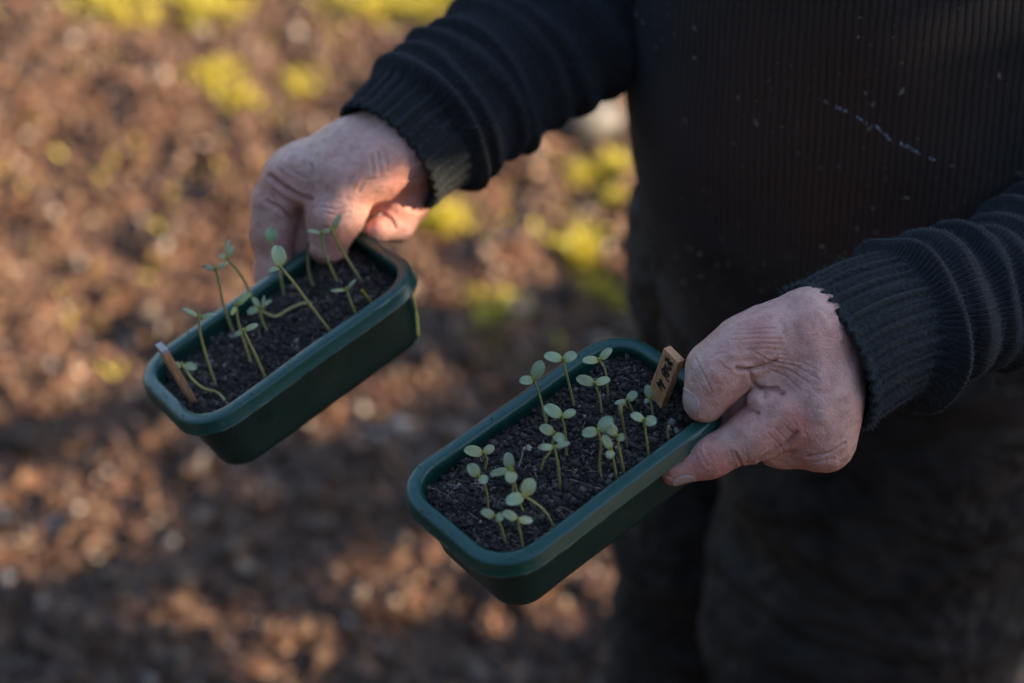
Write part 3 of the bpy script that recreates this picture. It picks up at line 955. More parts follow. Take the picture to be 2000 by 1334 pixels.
VB, QB = sdf_grid(body_fn, (-.16, .70, -.02), (.66, 1.30, 1.76), 0.0085)
TB = np.zeros((len(VB), 3))
Vall = np.concatenate([VL, VR, VB]); Qall = np.concatenate([QL, QR + len(VL), QB[:, ::1] + len(VL) + len(VR)])
body = adopt(new_mesh('body', Vall, Qall, M_SKIN, tint=np.concatenate([TL, TR, TB])), person)
make_nail(LH, S_HAND_L, (1402, 728, -26), (1377, 784, -22), (-1.0, 0.0, -0.50), 0.92, 0.84, 1.66, body)
make_nail(LH, S_HAND_L, (1385, 893, -6), (1316, 921, -2), (-0.25, 0.95, -0.25), 0.75, 0.52, 1.18, body, off=1.0)
make_nail(RH, S_HAND_R, (775, 440, 50), (739, 448, 14), (-0.2, -.9, .3), 0.8, .5, 1.2, body, off=1.0)
hair = sdf_grid(lambda p: np.maximum(rcone(p, (HC[0], 1.02, 1.635, .096), (HC[0], 1.035, 1.57, .085)), -(rcone(p, (HC[0], .90, 1.57, .085), (HC[0], .90, 1.50, .09)))), (.1, .85, 1.45), (.45, 1.2, 1.8), .006)
hv = hair[0] + vnormals(*hair) * (0.006 * vnoise(hair[0], 60, 2))[:, None]
adopt(new_mesh('hair', hv, hair[1], M_HAIR), person)


# --- trousers
def trouser_fn(p):
    D = rcone(p, (0.262, 1.02, .84, .135), (0.262, 1.03, .93, .125))
    D = smin(D, rcone(p, (0.218, 1.07, .90, .108), (0.212, 1.09, .80, .100)), .04)
    A_ = rcone(p, (0.192, 1.12, .78, .088), (0.176, 1.10, .50, .076)); A_ = smin(A_, rcone(p, (0.176, 1.10, .50, .076), (0.17, 1.12, .06, .072)), .04)
    B_ = rcone(p, (0.290, .995, .80, .135), (0.284, .965, .50, .112)); B_ = smin(B_, rcone(p, (0.284, .965, .50, .112), (0.31, 1.02, .06, .078)), .04)
    C_ = rcone(p, (0.37, 1.03, .82, .11), (0.38, 1.03, .55, .09))
    B_ = smin(B_, C_, .06)
    return smin(smin(D, A_, .05), B_, .012)


VT, QT = sdf_grid(trouser_fn, (0.0, .74, .04), (.56, 1.30, 1.10), 0.006)
NT = vnormals(VT, QT)
f1 = vnoise(VT * np.array([1, 1, 1.6]), 11, 21); f2 = vnoise(VT * np.array([1.0, 1, 2.2]) + .3 * f1[:, None], 24, 22)
VT = VT + NT * (0.007 * (1 - np.abs(f1) * 2) + 0.005 * (1 - np.abs(f2) * 2))[:, None]
trousers = adopt(new_mesh('trousers', VT, QT, M_TROUSER), person)

bv, bq = sdf_grid(lambda p: np.maximum(smin(
    smin(rcone(p, (.17, 1.14, .06, .052), (.155, .985, .045, .044)), rcone(p, (.17, 1.145, .06, .05), (.17, 1.145, .20, .052)), .03),
    smin(rcone(p, (.300, 1.02, .06, .052), (.315, .865, .045, .044)), rcone(p, (.300, 1.025, .06, .05), (.300, 1.025, .20, .052)), .03), .003), .004 - p[2]),
    (.08, .78, -.02), (.40, 1.24, .29), .006)
adopt(new_mesh('boots', bv, bq, m_simple('boot_leather', (.012, .010, .009), (.05, .038, .028), 20, .7, .3, .002)), person)

# --- sweater torso: rings
ring_z = [.722, .735, .765, .815, .861, .907, .98, 1.05, 1.15, 1.25, 1.33, 1.38, 1.42, 1.45]
ring_xl = [.120, .116, .113, .112, .0965, .0865, .0795, .076, .078, .080, .095, .14, .19, .205]
ring_xr = [.46, .462, .465, .468, .472, .474, .476, .475, .47, .468, .45, .41, .35, .33]
ring_yf = [.905, .902, .898, .892, .876, .868, .868, .878, .90, .92, .945, .965, .98, .985]
ring_yb = [1.16, 1.165, 1.17, 1.17, 1.17, 1.17, 1.175, 1.18, 1.19, 1.195, 1.19, 1.18, 1.14, 1.12]


def torso_pt(z, th):
    xl = np.interp(z, ring_z, ring_xl); xr = np.interp(z, ring_z, ring_xr)
    yf = np.interp(z, ring_z, ring_yf); yb = np.interp(z, ring_z, ring_yb)
    cx, cy, hw, hd = (xl + xr) / 2, (yf + yb) / 2, (xr - xl) / 2, (yb - yf) / 2
    e = 2 / 2.35
    c, s = np.cos(th), np.sin(th)
    return np.stack([cx + hw * np.sign(c) * np.abs(c) ** e, cy + hd * np.sign(s) * np.abs(s) ** e, z + 0 * th], -1)


zs = np.concatenate([np.linspace(.722, 1.12, 190), np.linspace(1.13, 1.45, 40)])
nu = 420
th = np.linspace(0, 2 * np.pi, nu + 1)
ZZ, TH = np.meshgrid(zs, th, indexing='ij')
TP = torso_pt(ZZ.ravel(), TH.ravel())
# smooth the ring interpolation and add soft folds
ctr = np.stack([np.full(len(TP), .27), np.full(len(TP), 1.03), TP[:, 2]], 1)
rad_dir = unit((TP - ctr) * np.array([1, 1, 0]))
fold = 0.0045 * vnoise(TP * np.array([1.2, 1, .8]), 9, 31) + 0.002 * vnoise(TP, 26, 32)
hem = np.exp(-((TP[:, 2] - .785) / .014) ** 2) * .004 + np.where(TP[:, 2] < .79, .0012 * np.sin(TH.ravel() * 76), 0)
TP = TP + rad_dir * (fold + hem)[:, None]
WAL = 255
_rg = torso_pt(np.full(nu + 1, 1.0), th); _al = np.concatenate([[0], np.cumsum(np.linalg.norm(np.diff(_rg, axis=0), axis=1))])
_al = _al / _al[-1] * WAL
uv = np.stack([np.tile(_al, len(zs)), ZZ.ravel() / 0.0036], 1)
# inner lip at the hem
nz_ = len(zs)
I = (np.arange(nz_ - 1)[:, None] * (nu + 1) + np.arange(nu)[None]).ravel()
tq = np.stack([I, I + 1, I + nu + 2, I + nu + 1], 1)
lipP = TP[:nu + 1] - rad_dir[:nu + 1] * .006 + np.array([0, 0, .004]); lipP2 = TP[:nu + 1] - rad_dir[:nu + 1] * .01 + np.array([0, 0, .04])
nT = len(TP)
Vt = np.concatenate([TP, lipP, lipP2])
a0 = np.arange(nu)
tq = np.concatenate([tq, np.stack([a0 + 1, a0, nT + a0, nT + a0 + 1], 1), np.stack([nT + a0 + 1, nT + a0, nT + nu + 1 + a0, nT + nu + 1 + a0 + 1], 1)])
uvt = np.concatenate([uv, uv[:nu + 1], uv[:nu + 1] + [0, 10]])
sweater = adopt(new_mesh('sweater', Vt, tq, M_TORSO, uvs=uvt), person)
col_pts = [(HC[0] + .075 * math.cos(a), 1.045 + .075 * math.sin(a), 1.455) for a in np.linspace(0, 2 * math.pi, 25)]
adopt(tube_mesh('collar', col_pts, [.017] * 25, M_TORSO, nu=12), sweater)


def catmull(P_, n):
    P_ = np.asarray(P_, float)
    Q = np.vstack([2 * P_[0] - P_[1], P_, 2 * P_[-1] - P_[-2]])
    out = []
    m = len(P_) - 1
    for t in np.linspace(0, m, n):
        i = min(int(t), m - 1); f = t - i
        a, b, c, d = Q[i:i + 4]
        out.append(0.5 * ((2 * b) + (-a + c) * f + (2 * a - 5 * b + 4 * c - d) * f ** 2 + (-a + 3 * b - 3 * c + d) * f ** 3))
    return np.array(out)


def sleeve(name, ctrl, ns, nu, wales, row, folds, cuff_end, ribs, parent, flat=0.82, taper_top=None, seed=0, mat=None, cuffmat=None, skew=0.0):
    """ctrl: (px, py, d, radius px). The cuff and the sleeve are two meshes sharing one surface."""
    ctrl = np.array(ctrl, float)
    c3 = P(ctrl[:, 0], ctrl[:, 1], ctrl[:, 2])
    r3 = ctrl[:, 3] * ctrl[:, 2] / FPX
    C4 = catmull(np.concatenate([c3, r3[:, None]], 1), ns)
    C, R = C4[:, :3], C4[:, 3]
    seg = np.linalg.norm(np.diff(C, axis=0), axis=1); S = np.concatenate([[0], np.cumsum(seg)])
    T = unit(np.gradient(C, axis=0))
    Bn = unit(FW[None] - (T @ FW)[:, None] * T)     # depth-ish axis
    An = np.cross(Bn, T)
    th = np.linspace(0, 2 * np.pi, nu + 1)
    ss, tt = np.meshgrid(S, th, indexing='ij')
    k = ss.copy()
    pr = np.stack([np.cos(tt), np.sin(tt), k * 20], -1).reshape(-1, 3)
    wob = vnoise(pr, 1.1, seed).reshape(ss.shape)
    rad = np.repeat(R[:, None], nu + 1, 1)
    disp = np.zeros_like(ss)
    for (s0, wid, amp, ph, sk) in folds:
        c0 = s0 + sk * np.sin(tt + ph) + (0.0035 if s0 < .065 else 0.0075) * vnoise(pr + s0 * 40, .9, seed + 3).reshape(ss.shape)
        x = (ss - c0) / wid
        prof = np.where(x < 0, np.exp(-(x / .6) ** 2), np.exp(-np.abs(x / 1.05) ** 2.6))
        disp += amp * prof * (0.8 + .25 * np.cos(tt * 1.0 + ph + 1.0) + .30 * vnoise(pr * 1.3 + s0 * 90, 1.0, seed + 4).reshape(ss.shape))
    wr = vnoise(np.stack([np.cos(tt) * 1.2, np.sin(tt) * 1.2, ss * 55], -1).reshape(-1, 3), 1.0, seed + 5).reshape(ss.shape)
    incuff = 1 / (1 + np.exp((ss - cuff_end) / .0012))
    disp += 0.0022 * wr * (1 - incuff) + 0.0014 * wob
    ribn = np.cos(tt * ribs + 1.3 * wob)
    disp += incuff * 0.0012 * (np.sign(ribn) * np.abs(ribn) ** .7)
    disp += (1 - incuff) * 0.0005 * np.cos(tt * wales)
    # ragged cast-off edge
    edge = np.exp(-(ss / .0035) ** 2)
    disp += edge * (0.0010 + 0.0004 * np.cos(tt * ribs * 2))
    r_ = rad + disp
    sh = skew * np.cos(tt) * np.exp(-(ss / .05)) + edge * .0005 * np.cos(tt * ribs)
    V = C[:, None] + r_[..., None] * (np.cos(tt)[..., None] * An[:, None] + flat * np.sin(tt)[..., None] * Bn[:, None]) + sh[..., None] * T[:, None]
    uvs = np.stack([tt / (2 * np.pi) * wales, ss / row], -1)
    kc = int(np.searchsorted(S, cuff_end))

    def grid(V, U, nm, mt, par, lip):
        n0 = V.shape[0]
        if lip:
            cen = V[0][:-1].mean(0); tdir = T[0]
            inn = [cen + (V[0] - cen) * f + tdir * o for f, o in ((.985, -.0022), (.95, -.0015), (.90, .003), (.86, .03))]
            V = np.concatenate([np.array(inn[::-1]), V]); U = np.concatenate([np.repeat(U[:1], 4, 0), U])
        n0, m0 = V.shape[:2]
        I = (np.arange(n0 - 1)[:, None] * m0 + np.arange(m0 - 1)[None]).ravel()
        q = np.stack([I, I + 1, I + m0 + 1, I + m0], 1)
        return adopt(new_mesh(nm, V.reshape(-1, 3), q, mt, uvs=U.reshape(-1, 2)), par)
    sl = grid(V[kc:], uvs[kc:], 'sleeve', mat or M_SLEEVE, parent, False)
    ucf = uvs.copy(); ucf[..., 0] = tt / (2 * np.pi) * wales * .6
    cf = grid(V[:kc + 1], ucf[:kc + 1], 'cuff', cuffmat or M_CUFF, sl, True)
    return sl, cf, V, S


foldsL = [(.058, .0084, .0165, 0.0, .002), (.083, .0120, .0120, .6, .004), (.107, .0100, .0115, 2.0, .004), (.128, .0095, .0110, .3, .005), (.150, .011, .011, 1.0, .005), (.175, .012, .009, 2.0, .006), (.20, .014, .009, 2.0, .006), (.23, .016, .008, 2.0, .006)]
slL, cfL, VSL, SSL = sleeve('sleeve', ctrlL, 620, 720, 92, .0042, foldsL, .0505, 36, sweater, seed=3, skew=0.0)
foldsR = [(.034, .0056, .0115, 0.0, .001), (.050, .0058, .0062, 0.4, .003), (.067, .0060, .0065, 1.4, .003), (.086, .0062, .0065, .5, .004), (.106, .007, .0068, 2.0, .004), (.130, .008, .007, .5, .005), (.155, .009, .007, 0, .005), (.185, .010, .007, 0, .005)]
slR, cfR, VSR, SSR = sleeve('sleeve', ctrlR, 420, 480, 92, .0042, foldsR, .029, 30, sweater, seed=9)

# --- lint, snagged yarn and fuzz on the wool
n = 620
lz = RNG.uniform(.80, 1.12, n); lth = RNG.uniform(math.pi * 1.02, math.pi * 1.75, n)
Pl = torso_pt(lz, lth); ctr = np.stack([np.full(n, .27), np.full(n, 1.03), Pl[:, 2]], 1)
dr = unit((Pl - ctr) * np.array([1, 1, 0])); Pl = Pl + dr * .0035
dense = vnoise(Pl, 14, 44) > -0.35
Pl, dr = Pl[dense], dr[dense]; n = len(Pl)
A = unit(RNG.normal(size=(n, 3)) - 0); A = unit(A - dr * (A * dr).sum(1)[:, None]); B = np.cross(dr, A)
l = np.exp(RNG.normal(-6.9, .55, n)); w = np.clip(l * RNG.uniform(.2, .8, n), .0003, .0012)
vs = np.stack([Pl - A * l[:, None], Pl - B * w[:, None] + dr * .0004, Pl + A * l[:, None] + B * (l * .4)[:, None], Pl + B * w[:, None] + dr * .0006], 1).reshape(-1, 3)
lc = np.repeat(np.array([[.17, .145, .12]]) * RNG.uniform(.35, 1.6, (n, 1)), 4, 0)
ln = adopt(new_mesh('lint', vs, np.arange(n * 4).reshape(-1, 4), M_LINT, smooth=False, tint=lc), sweater)
ln['kind'] = 'stuff'


def torso_hit(px, py):
    best = None
    r = P(px, py, 1.0) - CAM
    for t in np.arange(.9, 1.25, .0015):
        p = CAM + r * t
        z = p[2]
        xl = np.interp(z, ring_z, ring_xl); xr = np.interp(z, ring_z, ring_xr); yf = np.interp(z, ring_z, ring_yf); yb = np.interp(z, ring_z, ring_yb)
        q = abs((p[0] - (xl + xr) / 2) / ((xr - xl) / 2)) ** 2.35 + abs((p[1] - (yf + yb) / 2) / ((yb - yf) / 2)) ** 2.35
        if q < 1: return CAM + r * (t - .006)
    return CAM + r * 1.0


vs, fc, lc = [], [], []
sn = [(1600, 192), (1617, 203), (1640, 213), (1660, 218), (1675, 230), (1692, 240), (1712, 248), (1735, 270), (1752, 279), (1772, 287), (1795, 300), (1816, 308), (1832, 314)]
path = []
for (x0, y0), (x1, y1) in zip(sn[:-1], sn[1:]):
    m_ = max(1, int(math.hypot(x1 - x0, y1 - y0) / 6.2))
    path += [(x0 + (x1 - x0) * i / m_, y0 + (y1 - y0) * i / m_) for i in range(m_)]
for i, (x, y) in enumerate(path):
    if random.random() < .25: continue
    c = torso_hit(x + random.uniform(-1.5, 1.5), y + random.uniform(-1.5, 1.5)); s = random.uniform(.0005, .0011)
    b0 = len(vs)
    for v in oct_v: vs.append(c + s * random.uniform(.7, 1.2) * (v[0] * RT * .8 + v[1] * UPV * 1.4 + v[2] * FW * .6))
    fc += [tuple(b0 + f) for f in oct_f]; g_ = random.uniform(.14, .36)
    lc += [(g_ * .82, g_ * .92, g_ * 1.1)] * 6
sy = adopt(new_mesh('snagged_yarn', vs, np.array(fc), M_LINT, tint=np.array(lc)), sweater)
sy['label'] = 'thin line of pale blue snagged stitches slanting across the front'


def fuzz(V, S, count, smax, parent, length=.0028, smin_=0.0, col=(.05, .058, .065)):
    ns_, nu_ = V.shape[:2]
    i = RNG.integers(int(np.searchsorted(S, smin_)), min(int(np.searchsorted(S, smax)), ns_ - 2), count); j = RNG.integers(0, nu_ - 1, count)
    p = V[i, j]; N_ = unit(np.cross(V[i + 1, j] - V[i, j], V[i, j + 1] - V[i, j]))
    cen = V[i].mean(1); sgn = np.sign(((p - cen) * N_).sum(1)); N_ = N_ * sgn[:, None]
    t = unit(N_ + RNG.normal(0, .8, (count, 3)))
    L = RNG.uniform(.3, 1.0, count)[:, None] * length; side_ = unit(np.cross(t, FW)) * .00009
    mid_ = p + t * L * .5 + RNG.normal(0, .00025, (count, 3)); end = mid_ + (t + RNG.normal(0, .5, (count, 3))) * L * .5
    vs = np.stack([p - side_, p + side_, mid_ + side_, mid_ - side_, end], 1).reshape(-1, 3)
    k = np.arange(count)[:, None] * 5
    fc = np.concatenate([k + [0, 1, 2], k + [0, 2, 3], k + [3, 2, 4]])
    o = adopt(new_mesh('wool_fuzz', vs, fc, M_LINT, smooth=False, tint=np.repeat(np.array([col]) * RNG.uniform(.7, 1.6, (count, 1)), 5, 0)), parent)
    o['kind'] = 'stuff'


fuzz(VSL, SSL, 15000, .17, slL)
fuzz(VSL, SSL, 1800, .004, cfL, .004)
fuzz(VSR, SSR, 14000, .26, slR, .0035)
# torso edge fuzz
zz = RNG.uniform(.80, 1.10, 6000); tt_ = RNG.uniform(math.pi * .85, math.pi * 1.35, 6000)
p_ = torso_pt(zz, tt_); N_ = unit((p_ - np.stack([np.full(6000, .27), np.full(6000, 1.03), p_[:, 2]], 1)) * [1, 1, 0]); p_ = p_ + N_ * .001
t_ = unit(N_ + RNG.normal(0, .8, (6000, 3))); sd_ = unit(np.cross(t_, FW)) * .0001
vs = np.stack([p_ - sd_, p_ + sd_, p_ + t_ * .005], 1).reshape(-1, 3)
fz = adopt(new_mesh('wool_fuzz', vs, np.arange(18000).reshape(-1, 3), M_LINT, smooth=False, tint=np.full((18000, 3), .05)), sweater); fz['kind'] = 'stuff'

# ------------------------------------------------------------------ seed trays
TL_, TW_, TH_ = 0.164134, 0.094823, 0.048
POSE = {
    'front': dict(t=(0.026565, -0.052872, 0.887), X=(0.75831788, 0.52020988, 0.39285579), Y=(-0.63451444, 0.45082645, 0.62781122), U=(-0.14948382, 0.72535315, -0.67195044)),
    'rear': dict(t=(-0.138616, 0.01175, 0.999988), X=(0.76677544, 0.5710927, 0.2931016), Y=(-0.56262705, 0.37808978, 0.73518632), U=(-0.30904082, 0.72862971, -0.61122215)),
}


def rrect(hl, hw, r, n=9):
    r = max(r, .0005)
    pts = []
    for cx, cy, a0 in ((hl - r, hw - r, 0), (-hl + r, hw - r, 90), (-hl + r, -hw + r, 180), (hl - r, -hw + r, 270)):
        for i in range(n):
            a = math.radians(a0 + 90 * i / (n - 1))
            pts.append((cx + r * math.cos(a), cy + r * math.sin(a)))
    # subdivide straight sides
    out = []
    for i, p in enumerate(pts):
        q = pts[(i + 1) % len(pts)]
        d = math.hypot(q[0] - p[0], q[1] - p[1]); out.append(p)
        if (i + 1) % n == 0:
            m_ = 14
            out += [(p[0] + (q[0] - p[0]) * k / m_, p[1] + (q[1] - p[1]) * k / m_) for k in range(1, m_)]
    return out


def loft(sections, close_last=True, close_first=False, wob=0.0, seed=0):
    R0 = .0265
    rings = [rrect(TL_ / 2 - o, TW_ / 2 - o, R0 - o * .9) for o, z in sections]
    n = len(rings[0]); V = []
    for (o, z), ring in zip(sections, rings):
        for x, y in ring: V.append((x, y, z))
    F = []
    for k in range(len(sections) - 1):
        for i in range(n):
            j = (i + 1) % n
            F.append((k * n + i, k * n + j, (k + 1) * n + j, (k + 1) * n + i))
    if close_last:
        c = len(V); V.append((0, 0, sections[-1][1])); k = len(sections) - 1
        F += [(k * n + i, k * n + (i + 1) % n, c) for i in range(n)]
    if close_first:
        c = len(V); V.append((0, 0, sections[0][1]))
        F += [((i + 1) % n, i, c) for i in range(n)]
    V = np.array(V)
    if wob:
        V = V + wob * np.stack([vnoise(V, 30, seed), vnoise(V, 30, seed + 1), vnoise(V, 25, seed + 2)], 1)
    return V, F


def make_tray(which, label):
    ps = POSE[which]
    X, Y, U = (C2W(np.array(ps[k])) for k in ('X', 'Y', 'U'))
    o = CAM + C2W(np.array(ps['t']))
    X = unit(X); U = unit(U - X * (U @ X)); Y = np.cross(U, X)
    th_ = thing('seed_tray', label, 'seed tray', (0, 0, 0), 'green plastic seed trays held in the hands')
    M4 = Matrix(((X[0], Y[0], U[0], o[0]), (X[1], Y[1], U[1], o[1]), (X[2], Y[2], U[2], o[2]), (0, 0, 0, 1)))
    th_.matrix_world = M4
    seed = 3 if which == 'front' else 8
    # wall: outside down, across the bottom, inside up
    t = .0105
    secs = [(.0072, -.0030), (.0048, -.0092)]
    for f in np.linspace(.1, 1, 8): secs.append((.0048 + (t - .0048) * f, -.0092 - (TH_ - .0138) * f))
    secs += [(.0115, -.0462), (.0135, -.0477), (.0165, -.048)]
    V1, F1 = loft(secs, True, False, .0005, seed)
    secs_in = [(.0088, -.0022)] + [(.0088 + (.0065) * f, -.0022 - .0430 * f) for f in np.linspace(.1, 1, 8)] + [(.019, -.0465)]
    V2, F2 = loft(secs_in, True, False, .0005, seed)
    F2 = [f[::-1] for f in F2]
    V = np.concatenate([V1, V2]); F = [tuple(f[::-1]) for f in F1] + [tuple(x + len(V1) for x in f[::-1]) for f in F2]
    new_mesh('tray_wall', V, F, M_WALL, th_)
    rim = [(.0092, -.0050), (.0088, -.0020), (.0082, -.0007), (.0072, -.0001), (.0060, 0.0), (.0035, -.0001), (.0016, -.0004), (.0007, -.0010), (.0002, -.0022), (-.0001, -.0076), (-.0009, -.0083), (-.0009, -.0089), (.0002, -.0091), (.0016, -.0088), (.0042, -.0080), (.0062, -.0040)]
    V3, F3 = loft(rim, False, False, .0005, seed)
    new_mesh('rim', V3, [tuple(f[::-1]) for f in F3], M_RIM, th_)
    # soil
    hl, hw = TL_ / 2 - .0096, TW_ / 2 - .0096
    nx, ny = 190, 110
    xs = np.linspace(-hl, hl, nx); ys = np.linspace(-hw, hw, ny)
    XX, YY = np.meshgrid(xs, ys, indexing='ij')
    R = .018
    ex = np.maximum(np.abs(XX) - (hl - R), 0); ey = np.maximum(np.abs(YY) - (hw - R), 0); rr_ = np.hypot(ex, ey)
    sc = np.where(rr_ > R, R / np.maximum(rr_, 1e-9), 1)
    XX = np.where(rr_ > R, np.sign(XX) * (hl - R + ex * sc), XX); YY = np.where(rr_ > R, np.sign(YY) * (hw - R + ey * sc), YY)

    def soil_z(x, y):
        p = np.stack([x, y, x * 0], -1).reshape(-1, 3) + seed
        z = .0032 * vnoise(p, 42, 1) + .0026 * np.abs(vnoise(p, 110, 2)) + .0015 * np.abs(vnoise(p, 300, 3)) + .0008 * vnoise(p, 800, 4)
        edge_ = np.minimum(hl - np.abs(x.ravel()), hw - np.abs(y.ravel()))
        return (-.0095 + z - .0030 * np.exp(-edge_ / .010)).reshape(x.shape)
    SZ = soil_z(XX, YY)
    SV = np.stack([XX, YY, SZ], -1).reshape(-1, 3)
    I = (np.arange(nx - 1)[:, None] * ny + np.arange(ny - 1)[None]).ravel()
    SQ = np.stack([I, I + ny, I + ny + 1, I + 1], 1)
    tn = .5 + .5 * vnoise(SV, 200, 7)
    tc_ = (np.array([[.019, .0155, .0145]]) * (1 - tn[:, None]) + np.array([[.036, .029, .026]]) * tn[:, None])
    # crumbs
    n = 17000 if which == 'front' else 10000
    cx = RNG.uniform(-hl, hl, n); cy = RNG.uniform(-hw, hw, n)
    k_ = ~((np.abs(cx) > hl - R) & (np.abs(cy) > hw - R) & (np.hypot(np.abs(cx) - hl + R, np.abs(cy) - hw + R) > R))
    cx, cy = cx[k_], cy[k_]; n = len(cx)
    s = np.clip(np.exp(RNG.normal(-7.45, .6, n)), .00025, .0030)
    s[::70] = s[::70] * 1.2 + .0011
    cz = soil_z(cx, cy) + s * .4
    A, B, N_ = rand_rot(n, 1.2)
    el = RNG.uniform(.6, 1.5, (n, 1, 1))
    cv = np.stack([cx, cy, cz], 1)[:, None] + s[:, None, None] * RNG.uniform(.6, 1.3, (n, 6, 1)) * (oct_v[None, :, 0:1] * A[:, None] * el + oct_v[None, :, 1:2] * B[:, None] + oct_v[None, :, 2:3] * N_[:, None] * .8)
    cf_ = (np.arange(n)[:, None, None] * 6 + oct_f[None]).reshape(-1, 3) + len(SV)
    pal = np.array([[.025, .0195, .0185], [.048, .037, .033], [.090, .070, .058], [.20, .18, .16]])
    ci = RNG.choice(4, n, p=[.52, .34, .115, .025])
    cc = np.repeat(pal[ci] * RNG.uniform(.7, 1.3, (n, 1)), 6, 0)
    allF = np.concatenate([SQ[:, [0, 1, 2]], SQ[:, [0, 2, 3]], cf_])
    so = new_mesh('soil', np.concatenate([SV, cv.reshape(-1, 3)]), allF, M_SOIL, th_, smooth=False, tint=np.concatenate([tc_, cc]))
    so['kind'] = 'stuff'
    # fibres and bark slivers lying on the compost
    n = 260
    fx = RNG.uniform(-hl * .94, hl * .94, n); fy = RNG.uniform(-hw * .9, hw * .9, n); fa = RNG.uniform(0, np.pi, n); fl = RNG.uniform(.0012, .0050, n); fw_ = RNG.uniform(.00015, .0005, n)
    fz_ = soil_z(fx, fy) + .0009
    dd = np.stack([np.cos(fa), np.sin(fa), RNG.normal(0, .25, n)], 1) * fl[:, None]; ss_ = np.stack([-np.sin(fa), np.cos(fa), 0 * fa], 1) * fw_[:, None]
    c0 = np.stack([fx, fy, fz_], 1); bend = np.array([0, 0, .0006])
    fv = np.stack([c0 - dd - ss_, c0 - dd + ss_, c0 + ss_ + bend, c0 - ss_ + bend, c0 + dd], 1).reshape(-1, 3)
    k = np.arange(n)[:, None] * 5
    fb = new_mesh('bark_fibres', fv, np.concatenate([k + [0, 1, 2], k + [0, 2, 3], k + [3, 2, 4]]), M_SOIL, th_, smooth=False,
                  tint=np.repeat(np.array([[.11, .08, .06]]) * RNG.uniform(.4, 1.6, (n, 1)), 5, 0))
    fb['kind'] = 'stuff'
    # crumbs stuck on the rim
    n = 150
    ring = rrect(TL_ / 2 - .004, TW_ / 2 - .004, .023); pick = RNG.integers(0, len(ring), n)
    spots = np.array([ring[k] for k in pick]) + RNG.normal(0, .002, (n, 2))
    s = np.clip(np.exp(RNG.normal(-8.1, .4, n)), .00015, .0008)
    A, B, N_ = rand_rot(n, 1.2)
    cv = np.concatenate([spots, (s * .3)[:, None]], 1)[:, None] + s[:, None, None] * (oct_v[None, :, 0:1] * A[:, None] + oct_v[None, :, 1:2] * B[:, None] + oct_v[None, :, 2:3] * N_[:, None])
    cr = new_mesh('soil_crumbs', cv.reshape(-1, 3), (np.arange(n)[:, None, None] * 6 + oct_f[None]).reshape(-1, 3), M_SOIL, th_, smooth=False, tint=np.repeat(np.array([[.09, .075, .06]]) * RNG.uniform(.5, 1.5, (n, 1)), 6, 0))
    cr['kind'] = 'stuff'
    return th_, o, X, Y, U


tray_f = make_tray('front', 'green seed tray nearer the camera, gripped at its right end, full of round-leaved seedlings')
tray_r = make_tray('rear', 'green seed tray on the left held from above, with tall leggy seedlings')


def on_soil(tr, px, py, z=-.0090):
    th_, o, X, Y, U = tr
    r = P(px, py, 1.0) - CAM
    t = ((o + U * z - CAM) @ U) / (r @ U)
    return CAM + r * t


def above(tr, base, px, py, up=None):
    """point on the sight line nearest to the upright through base"""
    U = tr[4] if up is None else up
    r = unit(P(px, py, 1.0) - CAM)
    w0 = base - CAM
    b = U @ r
    t = ((w0 @ r) - (w0 @ U) * b) / (1 - b * b)
    return CAM + r * t


def leaf_mesh(name, node, tip, width, parent, cup=.18, roll=0.0, tint=(1, 1, 1), brown=0.0, thick=.0005):
    ax = tip - node; L = np.linalg.norm(ax); ax = ax / L
    view = unit(CAM - node)
    nrm = unit(view * .75 + np.array([0, 0, 1.0]) * .45)
    sd = unit(np.cross(nrm, ax)); nrm = np.cross(ax, sd)
    if roll: sd, nrm = sd * math.cos(roll) + nrm * math.sin(roll), nrm * math.cos(roll) - sd * math.sin(roll)
    nt_, na = 13, 9
    V, U_, T_ = [], [], []
    for layer in (1, -1):
        for i in range(nt_):
            t = i / (nt_ - 1)
            tt = max(0.0, (t - .05) / .95)
            w = math.sqrt(max(0.0, 1 - (2 * tt ** .88 - 1) ** 2)) if t > .05 else 0
            w = max(w, .13 if t < .3 else .03)
            for j in range(na):
                s = 2 * j / (na - 1) - 1
                h = cup * width * (s * s) * w * .5 - cup * L * .35 * (2 * t - 1) ** 2 + layer * thick * .5 * (1 - s * s * .9) * (1 - (2 * t - 1) ** 4 * .6)
                wav = .03 * width * math.sin(5 * t + 3 * s)
                V.append(node + ax * L * t + sd * (s * w * width / 2) + nrm * (h + wav)); U_.append((t, .5 + .5 * s))
                bb = brown * max(0, (t - .6) / .4)
                T_.append([c * (1 - bb) + bb * d for c, d in zip(tint, (.35, .14, .2))])
    M = nt_ * na; F = []
    for i in range(nt_ - 1):
        for j in range(na - 1):
            q = (i * na + j, i * na + j + 1, (i + 1) * na + j + 1, (i + 1) * na + j)
            F.append(q); F.append(tuple(M + x for x in q[::-1]))
    border = [j for j in range(na)] + [i * na + na - 1 for i in range(1, nt_)] + [(nt_ - 1) * na + j for j in range(na - 2, -1, -1)] + [i * na for i in range(nt_ - 2, 0, -1)]
    for x, y in zip(border, border[1:] + border[:1]): F.append((x, M + x, M + y, y))
    V = np.array(V)
    return adopt(new_mesh(name, V, F, M_LEAF, uvs=np.array(U_), tint=np.array(T_)), parent)


